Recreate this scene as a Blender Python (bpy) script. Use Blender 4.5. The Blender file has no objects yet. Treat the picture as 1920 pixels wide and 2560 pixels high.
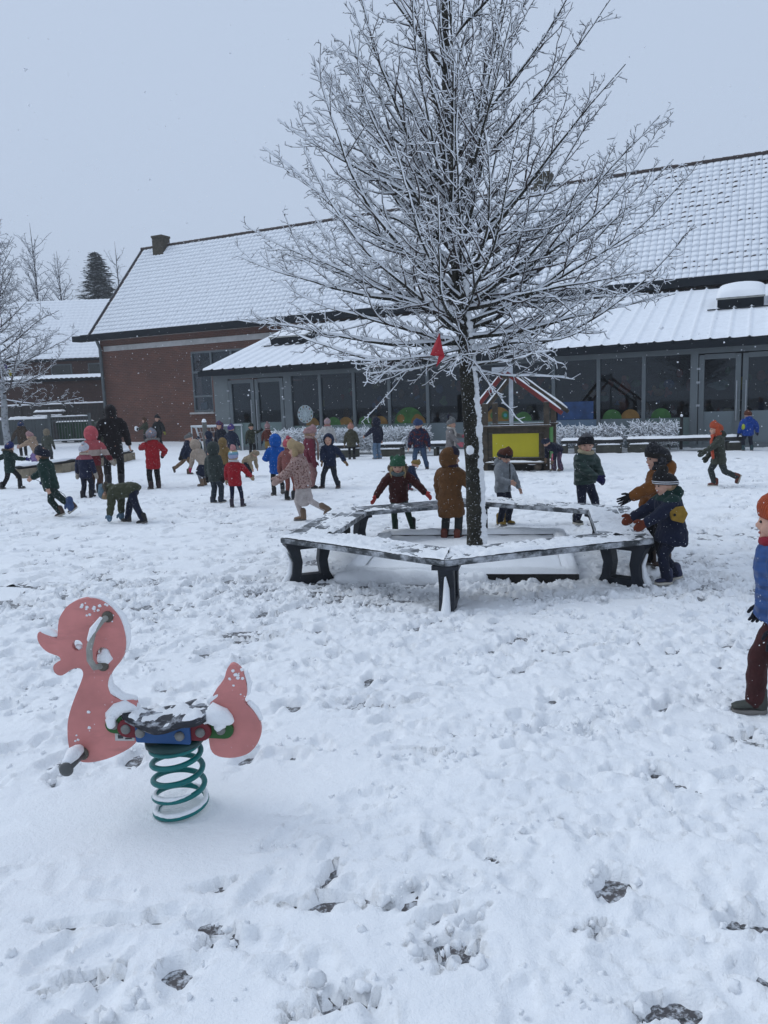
import bpy, bmesh, math, random
import numpy as np
from mathutils import Vector, Matrix, noise as mnoise

SC = bpy.context.scene
COL = SC.collection
rad = math.radians

# ------------------------------------------------------------------ camera
FPX, PITCH, ROLL, CAMH = 1923.0, rad(8.3), rad(2.1), 1.6      # focal length in photo pixels (2560 high)
cam_d = bpy.data.cameras.new('camera')
cam_d.sensor_fit = 'VERTICAL'; cam_d.sensor_height = 36.0; cam_d.sensor_width = 27.0
cam_d.lens = 36.0 * FPX / 2560.0
cam_d.clip_start = 0.05; cam_d.clip_end = 2000
cam = bpy.data.objects.new('camera', cam_d); COL.objects.link(cam)
cam.matrix_world = Matrix.Translation((0, 0, CAMH)) @ Matrix.Rotation(math.pi/2 - PITCH, 4, 'X') @ Matrix.Rotation(-ROLL, 4, 'Z')
SC.camera = cam

# ------------------------------------------------------------------ overcast sky and sun
SUN_EL, SUN_AZ = rad(46), rad(-72)
w = bpy.data.worlds.new('World'); SC.world = w; w.use_nodes = True
nt = w.node_tree; nt.nodes.clear()
out = nt.nodes.new('ShaderNodeOutputWorld')
sky = nt.nodes.new('ShaderNodeTexSky'); sky.sky_type = 'NISHITA'; sky.sun_disc = False
sky.sun_elevation = SUN_EL; sky.sun_rotation = SUN_AZ; sky.dust_density = 4.0
b1 = nt.nodes.new('ShaderNodeBackground'); b1.inputs['Strength'].default_value = 0.05
nt.links.new(sky.outputs[0], b1.inputs['Color'])
b2 = nt.nodes.new('ShaderNodeBackground'); b2.inputs['Color'].default_value = (0.520, 0.620, 0.785, 1); b2.inputs['Strength'].default_value = 1.0
mx = nt.nodes.new('ShaderNodeMixShader'); mx.inputs[0].default_value = 0.93      # a closed cloud layer over the clear sky
nt.links.new(b1.outputs[0], mx.inputs[1]); nt.links.new(b2.outputs[0], mx.inputs[2]); nt.links.new(mx.outputs[0], out.inputs[0])
sun_d = bpy.data.lights.new('sun', 'SUN'); sun_d.energy = 0.9; sun_d.angle = rad(34); sun_d.color = (0.88, 0.94, 1.0)      # daylight through the cloud, same cast as the sky
sun = bpy.data.objects.new('sun', sun_d); COL.objects.link(sun)
sd = Vector((math.sin(SUN_AZ)*math.cos(SUN_EL), math.cos(SUN_AZ)*math.cos(SUN_EL), math.sin(SUN_EL)))
sun.rotation_euler = (-sd).to_track_quat('-Z', 'Y').to_euler()
SC.view_settings.view_transform = 'Standard'; SC.view_settings.look = 'None'
SC.view_settings.exposure = 0.08; SC.view_settings.gamma = 1.0; SC.view_settings.use_curve_mapping = False
SC.render.engine = 'CYCLES'
SC.cycles.max_bounces = 6; SC.cycles.transparent_max_bounces = 12

rng = np.random.default_rng(7)
random.seed(7)

# ------------------------------------------------------------------ measuring helper: photo pixel -> point on the ground (height z)
def gp(u, v, z=0.0):
    x = (u-960)/FPX; y = -(v-1280)/FPX
    xl = x*math.cos(ROLL)+y*math.sin(ROLL); yl = -x*math.sin(ROLL)+y*math.cos(ROLL)
    r = Vector((xl, math.cos(PITCH)+yl*math.sin(PITCH), -math.sin(PITCH)+yl*math.cos(PITCH)))
    return Vector((0, 0, CAMH)) + r*((z-CAMH)/r.z)

# ------------------------------------------------------------------ materials
MATS = {}
def new_mat(name):
    m = bpy.data.materials.new(name); m.use_nodes = True
    n = m.node_tree; b = n.nodes['Principled BSDF']
    return m, n, b
def nd(n, t, **kw):
    o = n.nodes.new(t)
    for k, v in kw.items():
        if k in o.inputs: o.inputs[k].default_value = v
        else: setattr(o, k, v)
    return o
def mixc(n, fac, a, b):
    m = n.nodes.new('ShaderNodeMix'); m.data_type = 'RGBA'
    for sock, val in ((m.inputs[0], fac), (m.inputs[6], a), (m.inputs[7], b)):
        if hasattr(val, 'is_output'): n.links.new(val, sock)
        elif isinstance(val, (int, float)): sock.default_value = val
        else: sock.default_value = (*val[:3], 1)
    return m.outputs[2]
def ramp(n, src, p0, p1, c0=(0, 0, 0), c1=(1, 1, 1)):
    r = n.nodes.new('ShaderNodeValToRGB'); n.links.new(src, r.inputs[0])
    r.color_ramp.elements[0].position = p0; r.color_ramp.elements[0].color = (*c0, 1)
    r.color_ramp.elements[1].position = p1; r.color_ramp.elements[1].color = (*c1, 1)
    return r.outputs[0]
def coord(n, kind='Object', scale=None):
    t = n.nodes.new('ShaderNodeTexCoord'); s = t.outputs[kind]
    if scale:
        mp = n.nodes.new('ShaderNodeMapping'); mp.inputs['Scale'].default_value = scale
        n.links.new(s, mp.inputs[0]); s = mp.outputs[0]
    return s
def noise(n, vec, scale, detail=3.0, rough=0.6):
    t = nd(n, 'ShaderNodeTexNoise'); t.inputs['Scale'].default_value = scale
    t.inputs['Detail'].default_value = detail; t.inputs['Roughness'].default_value = rough
    n.links.new(vec, t.inputs['Vector']); return t.outputs['Fac']
def bump(n, b, src, strength=0.3, dist=0.02):
    k = nd(n, 'ShaderNodeBump'); k.inputs['Strength'].default_value = strength; k.inputs['Distance'].default_value = dist
    n.links.new(src, k.inputs['Height']); n.links.new(k.outputs[0], b.inputs['Normal'])
SNOWC = (0.86, 0.89, 0.93)
def snow_up(n, base, lo=0.55, hi=0.75, nscale=14.0, namp=0.6):
    """snow lying on faces that look up, with a ragged edge"""
    g = n.nodes.new('ShaderNodeNewGeometry'); sx = n.nodes.new('ShaderNodeSeparateXYZ'); n.links.new(g.outputs['Normal'], sx.inputs[0])
    ns = noise(n, coord(n, 'Object'), nscale, 4.0, 0.7)
    a = n.nodes.new('ShaderNodeMath'); a.operation = 'MULTIPLY_ADD'; n.links.new(ns, a.inputs[0]); a.inputs[1].default_value = namp; n.links.new(sx.outputs[2], a.inputs[2])
    s = n.nodes.new('ShaderNodeMath'); s.operation = 'SUBTRACT'; n.links.new(a.outputs[0], s.inputs[0]); s.inputs[1].default_value = namp*0.5
    return mixc(n, ramp(n, s.outputs[0], lo, hi), base, SNOWC)
def mat(name, c, rough=0.7, var=0.15, vs=8.0, bmp=0.15, bs=40.0, bd=0.01, metal=0.0, spec=0.4, snow=None, flecks=0.0, dirt=None):
    """painted / wooden / stone surface: colour variation, fine relief and (if asked) snow on what looks up"""
    if name in MATS: return MATS[name]
    m, n, b = new_mat(name); co = coord(n)
    ns = noise(n, co, vs, 4.0)
    dark = tuple(x*(1-var*1.6) for x in c); lite = tuple(min(1, x*(1+var)) for x in c)
    col = mixc(n, ramp(n, ns, 0.3, 0.7), dark, lite)
    if dirt:
        col = mixc(n, ramp(n, noise(n, coord(n, 'Object', dirt[1]), 1.0, 5.0, 0.7), *(dirt[2] if len(dirt) > 2 else (0.5, 0.68))), col, dirt[0])
    if flecks:
        col = mixc(n, ramp(n, noise(n, co, 70.0, 2.0), flecks, flecks+0.05), col, SNOWC)
    if snow: col = snow_up(n, col, *snow)
    n.links.new(col, b.inputs['Base Color'])
    b.inputs['Roughness'].default_value = rough; b.inputs['Metallic'].default_value = metal
    b.inputs['Specular IOR Level'].default_value = spec
    if bmp: bump(n, b, noise(n, co, bs, 3.0), bmp, bd)
    MATS[name] = m; return m

def snow_material():
    m, n, b = new_mat('snow'); co = coord(n, 'Object')
    col = mixc(n, ramp(n, noise(n, co, 2.2, 4.0), 0.3, 0.7), (0.89, 0.905, 0.925), (0.94, 0.95, 0.96))
    n.links.new(col, b.inputs['Base Color']); b.inputs['Roughness'].default_value = 0.75
    b.inputs['Specular IOR Level'].default_value = 0.25
    a = noise(n, co, 38.0, 5.0, 0.65); c2 = noise(n, co, 140.0, 3.0, 0.6)
    s = n.nodes.new('ShaderNodeMath'); s.operation = 'MULTIPLY_ADD'; n.links.new(c2, s.inputs[0]); s.inputs[1].default_value = 0.35; n.links.new(a, s.inputs[2])
    bump(n, b, s.outputs[0], 0.5, 0.02)
    return m
SNOW = snow_material()
SNOW_T = mat('twig_snow', (0.86, 0.885, 0.92), 0.8, 0.04, 6.0, 0.2, 60, 0.01)

def cloth(name, c, kind='plain', c2=None, zs=None, flecks=0.73):
    """jackets, trousers and knitwear (coordinates in body heights)"""
    if name in MATS: return MATS[name]
    m, n, b = new_mat(name); co = coord(n)
    ns = noise(n, co, 16.0, 4.0)
    col = mixc(n, ramp(n, ns, 0.3, 0.75), tuple(x*0.72 for x in c), tuple(min(1, x*1.15) for x in c))
    if kind in ('leopard', 'camo', 'speckle') and c2:
        v = noise(n, co, {'leopard': 42.0, 'camo': 17.0, 'speckle': 55.0}[kind], 2.0)
        col = mixc(n, ramp(n, v, 0.52, 0.57), col, c2)
    elif kind == 'plaid':
        for ax in ((30, 30, 0.01), (0.01, 0.01, 30)):
            wv = nd(n, 'ShaderNodeTexWave'); wv.inputs['Scale'].default_value = 1.0
            n.links.new(coord(n, 'Object', ax), wv.inputs['Vector'])
            k = n.nodes.new('ShaderNodeMath'); k.operation = 'MULTIPLY'; n.links.new(ramp(n, wv.outputs['Fac'], 0.55, 0.65), k.inputs[0]); k.inputs[1].default_value = 0.55
            col = mixc(n, k.outputs[0], col, c2)
    elif kind == 'bands' and c2:
        sx = n.nodes.new('ShaderNodeSeparateXYZ'); n.links.new(co, sx.inputs[0])
        z0, z1 = zs[0][0], zs[-1][0]+0.02
        mr = n.nodes.new('ShaderNodeMapRange'); mr.inputs[1].default_value = z0; mr.inputs[2].default_value = z1; n.links.new(sx.outputs[2], mr.inputs[0])
        r = n.nodes.new('ShaderNodeValToRGB'); r.color_ramp.interpolation = 'CONSTANT'; n.links.new(mr.outputs[0], r.inputs[0])
        els = r.color_ramp.elements
        while len(els) < len(zs): els.new(0.5)
        for e, (zz, cc) in zip(els, zs): e.position = (zz-z0)/(z1-z0); e.color = (*cc, 1)
        col = mixc(n, ramp(n, ns, 0.2, 0.8), mixc(n, 0.3, r.outputs[0], (0, 0, 0)), r.outputs[0])
    if flecks: col = mixc(n, ramp(n, noise(n, co, 75.0, 1.0), flecks, flecks+0.03), col, SNOWC)
    n.links.new(col, b.inputs['Base Color']); b.inputs['Roughness'].default_value = 0.85; b.inputs['Specular IOR Level'].default_value = 0.2
    b.inputs['Sheen Weight'].default_value = 0.05
    if kind == 'puffer':
        wv = nd(n, 'ShaderNodeTexWave'); wv.bands_direction = 'Z'; wv.inputs['Scale'].default_value = 5.5; wv.inputs['Distortion'].default_value = 3.2
        wv.inputs['Detail'].default_value = 1.0; n.links.new(co, wv.inputs['Vector']); bump(n, b, wv.outputs['Fac'], 0.6, 0.03)
        b.inputs['Roughness'].default_value = 0.55; b.inputs['Specular IOR Level'].default_value = 0.35
    elif kind == 'knit':
        wv = nd(n, 'ShaderNodeTexWave'); wv.inputs['Scale'].default_value = 40; n.links.new(co, wv.inputs['Vector']); bump(n, b, wv.outputs['Fac'], 0.5, 0.01)
    else:
        bump(n, b, noise(n, co, {'leopard': 60.0, 'fuzzy': 60.0}.get(kind, 22.0), 3.0), 0.8 if kind in ('leopard', 'fuzzy') else 0.5, 0.02)
    MATS[name] = m; return m

def glass_material(name, tint, rough=0.02, trans=0.75):
    m, n, b = new_mat(name)
    n.nodes.remove(b); o = n.nodes['Material Output']
    t = nd(n, 'ShaderNodeBsdfTransparent'); t.inputs[0].default_value = (*tint, 1)
    g = nd(n, 'ShaderNodeBsdfGlossy'); g.inputs['Roughness'].default_value = rough; g.inputs['Color'].default_value = (0.9, 0.95, 1, 1)
    fr = nd(n, 'ShaderNodeFresnel'); fr.inputs['IOR'].default_value = 1.46
    x = nd(n, 'ShaderNodeMixShader'); n.links.new(fr.outputs[0], x.inputs[0]); n.links.new(t.outputs[0], x.inputs[1]); n.links.new(g.outputs[0], x.inputs[2])
    n.links.new(x.outputs[0], o.inputs[0]); return m
GLASS = glass_material('window_glass', (0.55, 0.60, 0.64))

def brick_material(name, c1, c2, mortar, scale=1.0):
    m, n, b = new_mat(name)
    # wall coordinates: x along the wall, z up
    co = coord(n); sx = n.nodes.new('ShaderNodeSeparateXYZ'); n.links.new(co, sx.inputs[0])
    cb = n.nodes.new('ShaderNodeCombineXYZ'); ad = n.nodes.new('ShaderNodeMath'); ad.operation = 'ADD'
    n.links.new(sx.outputs[0], ad.inputs[0]); n.links.new(sx.outputs[1], ad.inputs[1]); n.links.new(ad.outputs[0], cb.inputs[0]); n.links.new(sx.outputs[2], cb.inputs[1])
    t = nd(n, 'ShaderNodeTexBrick'); t.inputs['Scale'].default_value = scale
    t.inputs['Brick Width'].default_value = 0.225; t.inputs['Row Height'].default_value = 0.078
    t.inputs['Mortar Size'].default_value = 0.008; t.inputs['Mortar Smooth'].default_value = 0.2
    t.inputs['Color1'].default_value = (*c1, 1); t.inputs['Color2'].default_value = (*c2, 1); t.inputs['Mortar'].default_value = (*mortar, 1)
    n.links.new(cb.outputs[0], t.inputs['Vector'])
    col = mixc(n, ramp(n, noise(n, co, 0.9, 5.0), 0.35, 0.75), t.outputs['Color'], mixc(n, 0.5, t.outputs['Color'], (0.05, 0.03, 0.025)))
    n.links.new(col, b.inputs['Base Color']); b.inputs['Roughness'].default_value = 0.9
    bump(n, b, t.outputs['Fac'], -0.5, 0.01); MATS[name] = m; return m
BRICK = brick_material('red_brick', (0.165, 0.062, 0.042), (0.110, 0.047, 0.035), (0.18, 0.13, 0.105))
BRICK_D = brick_material('dark_brick', (0.105, 0.050, 0.038), (0.075, 0.040, 0.032), (0.11, 0.085, 0.075))

# ------------------------------------------------------------------ mesh building
class Geo:
    def __init__(s): s.v = []; s.f = []; s.m = []
    def add(s, verts, faces, mi=0):
        k = len(s.v); s.v.extend([tuple(p) for p in verts]); s.f.extend([tuple(i+k for i in f) for f in faces]); s.m.extend([mi]*len(faces)); return s
    def box(s, c, d, rz=0.0, mi=0, M=None):
        x, y, z = d[0]/2, d[1]/2, d[2]/2
        vs = [Vector((a*x, b*y, e*z)) for e in (-1, 1) for a, b in ((-1, -1), (1, -1), (1, 1), (-1, 1))]
        R = M if M is not None else Matrix.Rotation(rz, 3, 'Z')
        return s.add([R @ p + Vector(c) for p in vs], [(3, 2, 1, 0), (4, 5, 6, 7), (0, 1, 5, 4), (1, 2, 6, 5), (2, 3, 7, 6), (3, 0, 4, 7)], mi)
    def loft(s, rings, mi=0, cap=True):
        n = len(rings[0]); vs = [p for r in rings for p in r]; fs = []
        for i in range(len(rings)-1):
            for j in range(n):
                a = i*n+j; b = i*n+(j+1) % n; fs.append((a, b, b+n, a+n))
        if cap:
            fs.append(tuple(range(n-1, -1, -1))); fs.append(tuple((len(rings)-1)*n+j for j in range(n)))
        return s.add(vs, fs, mi)
    def tube(s, pts, rr, sides=10, mi=0, ref=None, flat=1.0, rnd=0.0, ends=True):
        """tube round a path; rr one radius per point; flat squashes across ref; ends rounded"""
        pts = [Vector(p) for p in pts]
        if not hasattr(rr, '__len__'): rr = [rr]*len(pts)
        if ends:
            d0 = (pts[0]-pts[1]).normalized(); d1 = (pts[-1]-pts[-2]).normalized(); r0, r1 = rr[0], rr[-1]
            pts = [pts[0]+d0*r0*0.85, pts[0]+d0*r0*0.5] + pts + [pts[-1]+d1*r1*0.5, pts[-1]+d1*r1*0.85]
            rr = [r0*0.4, r0*0.84] + list(rr) + [r1*0.84, r1*0.4]
        rings = []; a = None
        for i, p in enumerate(pts):
            t = (pts[min(i+1, len(pts)-1)]-pts[max(i-1, 0)])
            t = t.normalized() if t.length > 1e-9 else Vector((0, 0, 1))
            if a is None:
                a = Vector(ref) if ref is not None else (Vector((1, 0, 0)) if abs(t.x) < 0.8 else Vector((0, 1, 0)))
            a = a - t*a.dot(t)
            a = a.normalized() if a.length > 1e-6 else t.orthogonal().normalized()
            b = t.cross(a)
            rings.append([p + a*(math.cos(q)*rr[i]*(1+random.uniform(-rnd, rnd))) + b*(math.sin(q)*rr[i]*flat*(1+random.uniform(-rnd, rnd))) for q in [2*math.pi*j/sides for j in range(sides)]])
        return s.loft(rings, mi)
    def ell(s, c, r, M=None, nu=12, nv=8, mi=0, rnd=0.0):
        c = Vector(c); vs = []; R = M if M is not None else Matrix.Identity(3)
        for i in range(1, nv):
            th = math.pi*i/nv
            for j in range(nu):
                ph = 2*math.pi*j/nu; k = 1+random.uniform(-rnd, rnd)
                vs.append(c + R @ Vector((r[0]*math.sin(th)*math.cos(ph)*k, r[1]*math.sin(th)*math.sin(ph)*k, r[2]*math.cos(th)*k)))
        vs.append(c + R @ Vector((0, 0, r[2]))); vs.append(c - R @ Vector((0, 0, r[2])))
        fs = []
        for i in range(nv-2):
            for j in range(nu):
                a = i*nu+j; b = i*nu+(j+1) % nu; fs.append((a, a+nu, b+nu, b))
        T = len(vs)-2
        for j in range(nu):
            fs.append((T, j, (j+1) % nu)); k = (nv-2)*nu; fs.append((T+1, k+(j+1) % nu, k+j))
        return s.add(vs, fs, mi)
    def prism(s, poly, off, mi=0):
        """poly: 3-D outline (convex or simple), extruded by vector off"""
        n = len(poly); off = Vector(off); vs = [Vector(p) for p in poly]; vs = vs+[p+off for p in vs]
        fs = [tuple(range(n)), tuple(range(2*n-1, n-1, -1))]+[(i, i+n, (i+1) % n+n, (i+1) % n) for i in range(n)]
        return s.add(vs, fs, mi)
    def build(s, name, mats, parent=None, smooth=True):
        me = bpy.data.meshes.new(name); me.from_pydata(s.v, [], s.f)
        mats = mats if isinstance(mats, (list, tuple)) else [mats]
        for m in mats: me.materials.append(m)
        if any(s.m): me.polygons.foreach_set('material_index', s.m)
        if smooth: me.polygons.foreach_set('use_smooth', [True]*len(s.f))
        bm = bmesh.new(); bm.from_mesh(me); [bm.verts.remove(q) for q in [q for q in bm.verts if not q.link_faces]]; bmesh.ops.recalc_face_normals(bm, faces=bm.faces); bm.to_mesh(me); bm.free()
        return link(name, me, parent)
def link(name, me, parent=None):
    o = bpy.data.objects.new(name, me); COL.objects.link(o)
    if parent is not None: o.parent = parent
    return o
def np_mesh(name, V, F, mats, parent=None, smooth=True, mi=None):
    me = bpy.data.meshes.new(name); k = F.shape[1]
    me.vertices.add(len(V)); me.vertices.foreach_set('co', np.ascontiguousarray(V, dtype=np.float32).ravel())
    me.loops.add(F.size); me.loops.foreach_set('vertex_index', np.ascontiguousarray(F, dtype=np.int32).ravel())
    me.polygons.add(len(F)); me.polygons.foreach_set('loop_start', np.arange(0, F.size, k, dtype=np.int32))
    me.polygons.foreach_set('use_smooth', np.full(len(F), smooth))
    for m in (mats if isinstance(mats, (list, tuple)) else [mats]): me.materials.append(m)
    if mi is not None: me.polygons.foreach_set('material_index', np.asarray(mi, dtype=np.int32))
    me.update(calc_edges=True); me.validate()
    return link(name, me, parent)
def thing(name, label, cat, loc=(0, 0, 0), rz=0.0, group=None):
    o = bpy.data.objects.new(name, None); COL.objects.link(o); o.empty_display_size = 0.2
    o.location = loc; o.rotation_euler = (0, 0, rz)
    return tag(o, label, cat, group)
def tag(o, label, cat, group=None):
    o['label'] = label; o['category'] = cat
    if group: o['group'] = group
    return o
def bevel(o, wd=0.01, seg=2):
    m = o.modifiers.new('bevel', 'BEVEL'); m.width = wd; m.segments = seg; m.limit_method = 'ANGLE'; return o
def copy_obj(o, parent, loc=None):
    c = o.copy(); COL.objects.link(c); c.parent = parent
    if loc is not None: c.location = loc
    return c

# numpy value noise
NT = np.random.default_rng(3).random((256, 256))
def vn(x, y):
    xi = np.floor(x).astype(int); yi = np.floor(y).astype(int); fx = x-xi; fy = y-yi
    fx = fx*fx*(3-2*fx); fy = fy*fy*(3-2*fy)
    a = NT[xi & 255, yi & 255]; b = NT[(xi+1) & 255, yi & 255]; c = NT[xi & 255, (yi+1) & 255]; d = NT[(xi+1) & 255, (yi+1) & 255]
    return (a*(1-fx)+b*fx)*(1-fy)+(c*(1-fx)+d*fx)*fy
def fbm(x, y, o=4, g=0.5):
    s = 0; a = 1; t = 0
    for i in range(o):
        s = s+a*vn(x*2**i+17.3*i, y*2**i+9.1*i); t += a; a *= g
    return s/t

def grid_faces(nx, ny):
    i = np.arange((nx-1)*(ny-1)); a = (i//(nx-1))*nx + i % (nx-1)
    return np.stack([a, a+1, a+nx+1, a+nx], 1)

def snow_strip(name, p0, p1, width, h, parent, up=Vector((0, 0, 1)), side=None, cover=0.0, seed=0.0, rough=1.0, res=0.03):
    """uneven snow lying on a long narrow top from p0 to p1 (edges ragged, thickness h)"""
    p0 = Vector(p0); p1 = Vector(p1); L = (p1-p0).length; d = (p1-p0)/L
    side = side if side is not None else up.cross(d).normalized()
    nx = max(4, int(L/res)); ny = max(5, int(width/res)+2)
    X, Y = np.meshgrid(np.linspace(0, 1, nx), np.linspace(-1, 1, ny))
    wx = X*L+seed*7.7; n1 = fbm(wx*7, Y*width*7+seed, 3); n2 = fbm(wx*2.2, Y*width*2+seed+5, 2)
    edge = np.clip(1-np.abs(Y)**4, 0, 1)**0.5*np.clip(1-np.abs(2*X-1)**40, 0, 1)
    H = h*(0.55+0.9*n1)*edge - cover*h*(n2 < 0.42)*1.5*(0.42-n2)*10 - 0.006*(edge < 0.05)
    jit = 1+0.18*rough*(n2-0.5)
    P = np.array(p0)[None, None]+X[..., None]*np.array(p1-p0)+(Y*width*0.5*jit)[..., None]*np.array(side)+H[..., None]*np.array(up)
    return np_mesh(name, P.reshape(-1, 3), grid_faces(nx, ny), SNOW, parent)

def blob(name, pts, rr, parent, m=None, rnd=0.16, sides=9, flat=1.0):
    g = Geo(); g.tube(pts, rr, sides, rnd=rnd, flat=flat); return g.build(name, m or SNOW, parent)
# ------------------------------------------------------------------ ground: paving under trampled snow
def kind(o, k): o['kind'] = k; return o
def paving_material():
    m, n, b = new_mat('wet_paving'); co = coord(n)
    t = nd(n, 'ShaderNodeTexBrick'); t.inputs['Scale'].default_value = 1.0; t.inputs['Brick Width'].default_value = 0.22; t.inputs['Row Height'].default_value = 0.11
    t.inputs['Mortar Size'].default_value = 0.006
    t.inputs['Color1'].default_value = (0.085, 0.075, 0.075, 1); t.inputs['Color2'].default_value = (0.055, 0.05, 0.052, 1); t.inputs['Mortar'].default_value = (0.02, 0.02, 0.02, 1)
    n.links.new(co, t.inputs['Vector'])
    col = mixc(n, ramp(n, noise(n, co, 34.0, 5.0, 0.75), 0.47, 0.60), t.outputs['Color'], (0.55, 0.57, 0.6))
    n.links.new(col, b.inputs['Base Color']); b.inputs['Roughness'].default_value = 0.45; return m
g = Geo(); g.add([(-400, -60, 0), (400, -60, 0), (400, 500, 0), (-400, 500, 0)], [(0, 1, 2, 3)])
kind(g.build('paving', paving_material(), smooth=False), 'structure')

BENCH_C = Vector((0.80, 7.25, 0)); BENCH_R = 1.82; BENCH_A = rad(-102)
DR = np.random.default_rng(11)
def make_dents():
    L = []
    def field(n, x0, x1, y0, y1, dmin, dmax, smin=0.05, smax=0.11):
        for i in range(n):
            L.append((DR.uniform(x0, x1), DR.uniform(y0, y1), DR.uniform(0, math.pi), DR.uniform(smin, smax), DR.uniform(0.035, 0.055), DR.uniform(dmin, dmax)))
    field(620, -3.2, 3.4, 1.3, 7, 0.012, 0.038, 0.06, 0.10)
    field(500, -3.5, 5.5, 4.5, 8.5, 0.02, 0.045, 0.05, 0.10)
    field(1500, -7, 8, 6, 17, 0.015, 0.047)
    field(900, -16, 11, 15, 30, 0.02, 0.05, 0.07, 0.2)
    for i in range(48):                                   # scrapes down to the paving
        L.append((DR.uniform(-3.0, 3.2), DR.uniform(1.7, 7), DR.normal(0.15, 0.5), DR.uniform(0.03, 0.11), DR.uniform(0.013, 0.026), DR.uniform(0.05, 0.085)))
    for i in range(900):
        L.append((DR.uniform(-7, 7.5), DR.uniform(5.6, 16), DR.normal(0.05, 0.6), DR.uniform(0.05, 0.20), DR.uniform(0.035, 0.085), DR.uniform(0.055, 0.10)))
    for u, v, a, s, q, d in ((985, 1505, 0.1, 0.34, 0.10, 0.075), (1060, 1530, 0.0, 0.2, 0.06, 0.07), (620, 1585, 0.0, 0.3, 0.10, 0.06), (640, 1600, 0.2, 0.2, 0.06, 0.06), (930, 1765, 0.1, 0.16, 0.05, 0.05), (1895, 1855, -0.7, 0.16, 0.05, 0.07),
                             (130, 2150, 0.3, 0.13, 0.045, 0.06), (820, 2255, 0.05, 0.14, 0.022, 0.075), (960, 2265, 0.0, 0.12, 0.02, 0.07), (230, 2310, 0.05, 0.16, 0.025, 0.06), (540, 2350, 0.9, 0.06, 0.02, 0.07),
                             (1130, 2385, 0.3, 0.09, 0.05, 0.055), (200, 2455, 0.35, 0.09, 0.025, 0.055), (840, 2510, 0.4, 0.10, 0.03, 0.06), (1490, 2330, 0.3, 0.05, 0.03, 0.05), (540, 2220, 0.1, 0.06, 0.02, 0.06), (830, 2190, 1.2, 0.08, 0.02, 0.06),
                             (770, 1450, 0.0, 0.3, 0.05, 0.06), (1420, 1490, 0.1, 0.4, 0.05, 0.06), (1250, 1480, 0.1, 0.3, 0.05, 0.06), (1560, 1500, 0, 0.25, 0.05, 0.06), (650, 1480, 0.0, 0.2, 0.05, 0.06), (1020, 1350, 0.0, 0.25, 0.05, 0.07)):
        p = gp(u, v, 0.02); L.append((p.x, p.y, a, s, q, d))
    return L
DENTS = make_dents()
SMOOTH = [(-1.25, 2.72, 0.85, 0.5), (-0.5, 3.0, 0.5, 0.35), (1.62, 6.62, 0.36, 0.36), (0.85, 7.9, 0.8, 0.8)]
def snow_height(X, Y, fine=True):
    m = np.ones_like(X)
    for cx, cy, rx, ry in SMOOTH:
        m *= np.clip(((X-cx)/rx)**2+((Y-cy)/ry)**2, 0.06, 1)
    wx = X+0.10*(fbm(X*3, Y*3, 2)-0.5); wy = Y+0.10*(fbm(X*3+40, Y*3+7, 2)-0.5)
    h = 0.036+0.020*(fbm(wx*1.1, wy*1.1, 2)-0.5)
    bil = np.abs(2*fbm(wx*4.6+31, wy*4.6+77, 3, 0.5)-1)
    rg = 0.38+1.25*np.clip((fbm(X*1.3+70, Y*1.3+20, 3)-0.40)*4.5, 0, 1)
    m = m*rg
    h = h+m*(0.023*(0.30-bil)+0.018*(fbm(wx*8.5, wy*8.5, 3, 0.55)-0.5))
    if fine: h = h+m*(0.014*(fbm(wx*24+5, wy*24+3, 3, 0.6)-0.5)-0.008*(np.abs(2*vn(wx*15, wy*15)-1) < 0.10))
    worn = np.clip(fbm(X*0.75+3, Y*0.75+90, 3)-0.555, 0, 1)*6
    h = h-m*worn*np.clip(fbm(X*9.0+60, Y*16.0+11, 3, 0.6)-0.52, 0, 1)*0.13*(0.25+0.75*(Y > 5.2))
    return h, np.minimum(1, m/0.38)
def snow_patch(x0, x1, y0, y1, res, fine=True, dents=True):
    nx = max(2, int(round((x1-x0)/res))+1); ny = max(2, int(round((y1-y0)/res))+1)
    xs = np.linspace(x0, x1, nx); ys = np.linspace(y0, y1, ny); X, Y = np.meshgrid(xs, ys)
    h, m = snow_height(X, Y, fine)
    if dents:
        for (cx, cy, a, la, lb, dep) in DENTS:
            R = la*1.9
            if cx+R < x0 or cx-R > x1 or cy+R < y0 or cy-R > y1: continue
            i0, i1 = np.searchsorted(xs, (cx-R, cx+R)); j0, j1 = np.searchsorted(ys, (cy-R, cy+R))
            if i1-i0 < 1 or j1-j0 < 1: continue
            dx = X[j0:j1, i0:i1]-cx; dy = Y[j0:j1, i0:i1]-cy
            p = (dx*math.cos(a)+dy*math.sin(a))/la; q = (-dx*math.sin(a)+dy*math.cos(a))/lb
            nz = fbm(X[j0:j1, i0:i1]*26, Y[j0:j1, i0:i1]*26, 2)
            r = np.sqrt(p*p+q*q)+(nz-0.5)*0.9
            if dep > 0.048:                          # scuffed down to the paving: streaky, crumbs left in it
                st = fbm(p*2.2+cx*9, q*5.0+cy*7, 3, 0.6); wgt = np.clip((1.2-np.sqrt(p*p+q*q)-(st-0.5)*2.6)/0.35, 0, 1)*m[j0:j1, i0:i1]
                h[j0:j1, i0:i1] = h[j0:j1, i0:i1]*(1-wgt)+wgt*(-0.012+0.030*np.clip(nz-0.50, 0, 1)*3)
                continue
            h[j0:j1, i0:i1] += m[j0:j1, i0:i1]*(-dep*np.clip((1.25-r)/0.5, 0, 1)+0.010*np.exp(-((r-1.45)/0.25)**2)*(nz > 0.42))
    h = np.maximum(h, -0.02)
    return np.stack([X, Y, h], -1).reshape(-1, 3), grid_faces(nx, ny)
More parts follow.
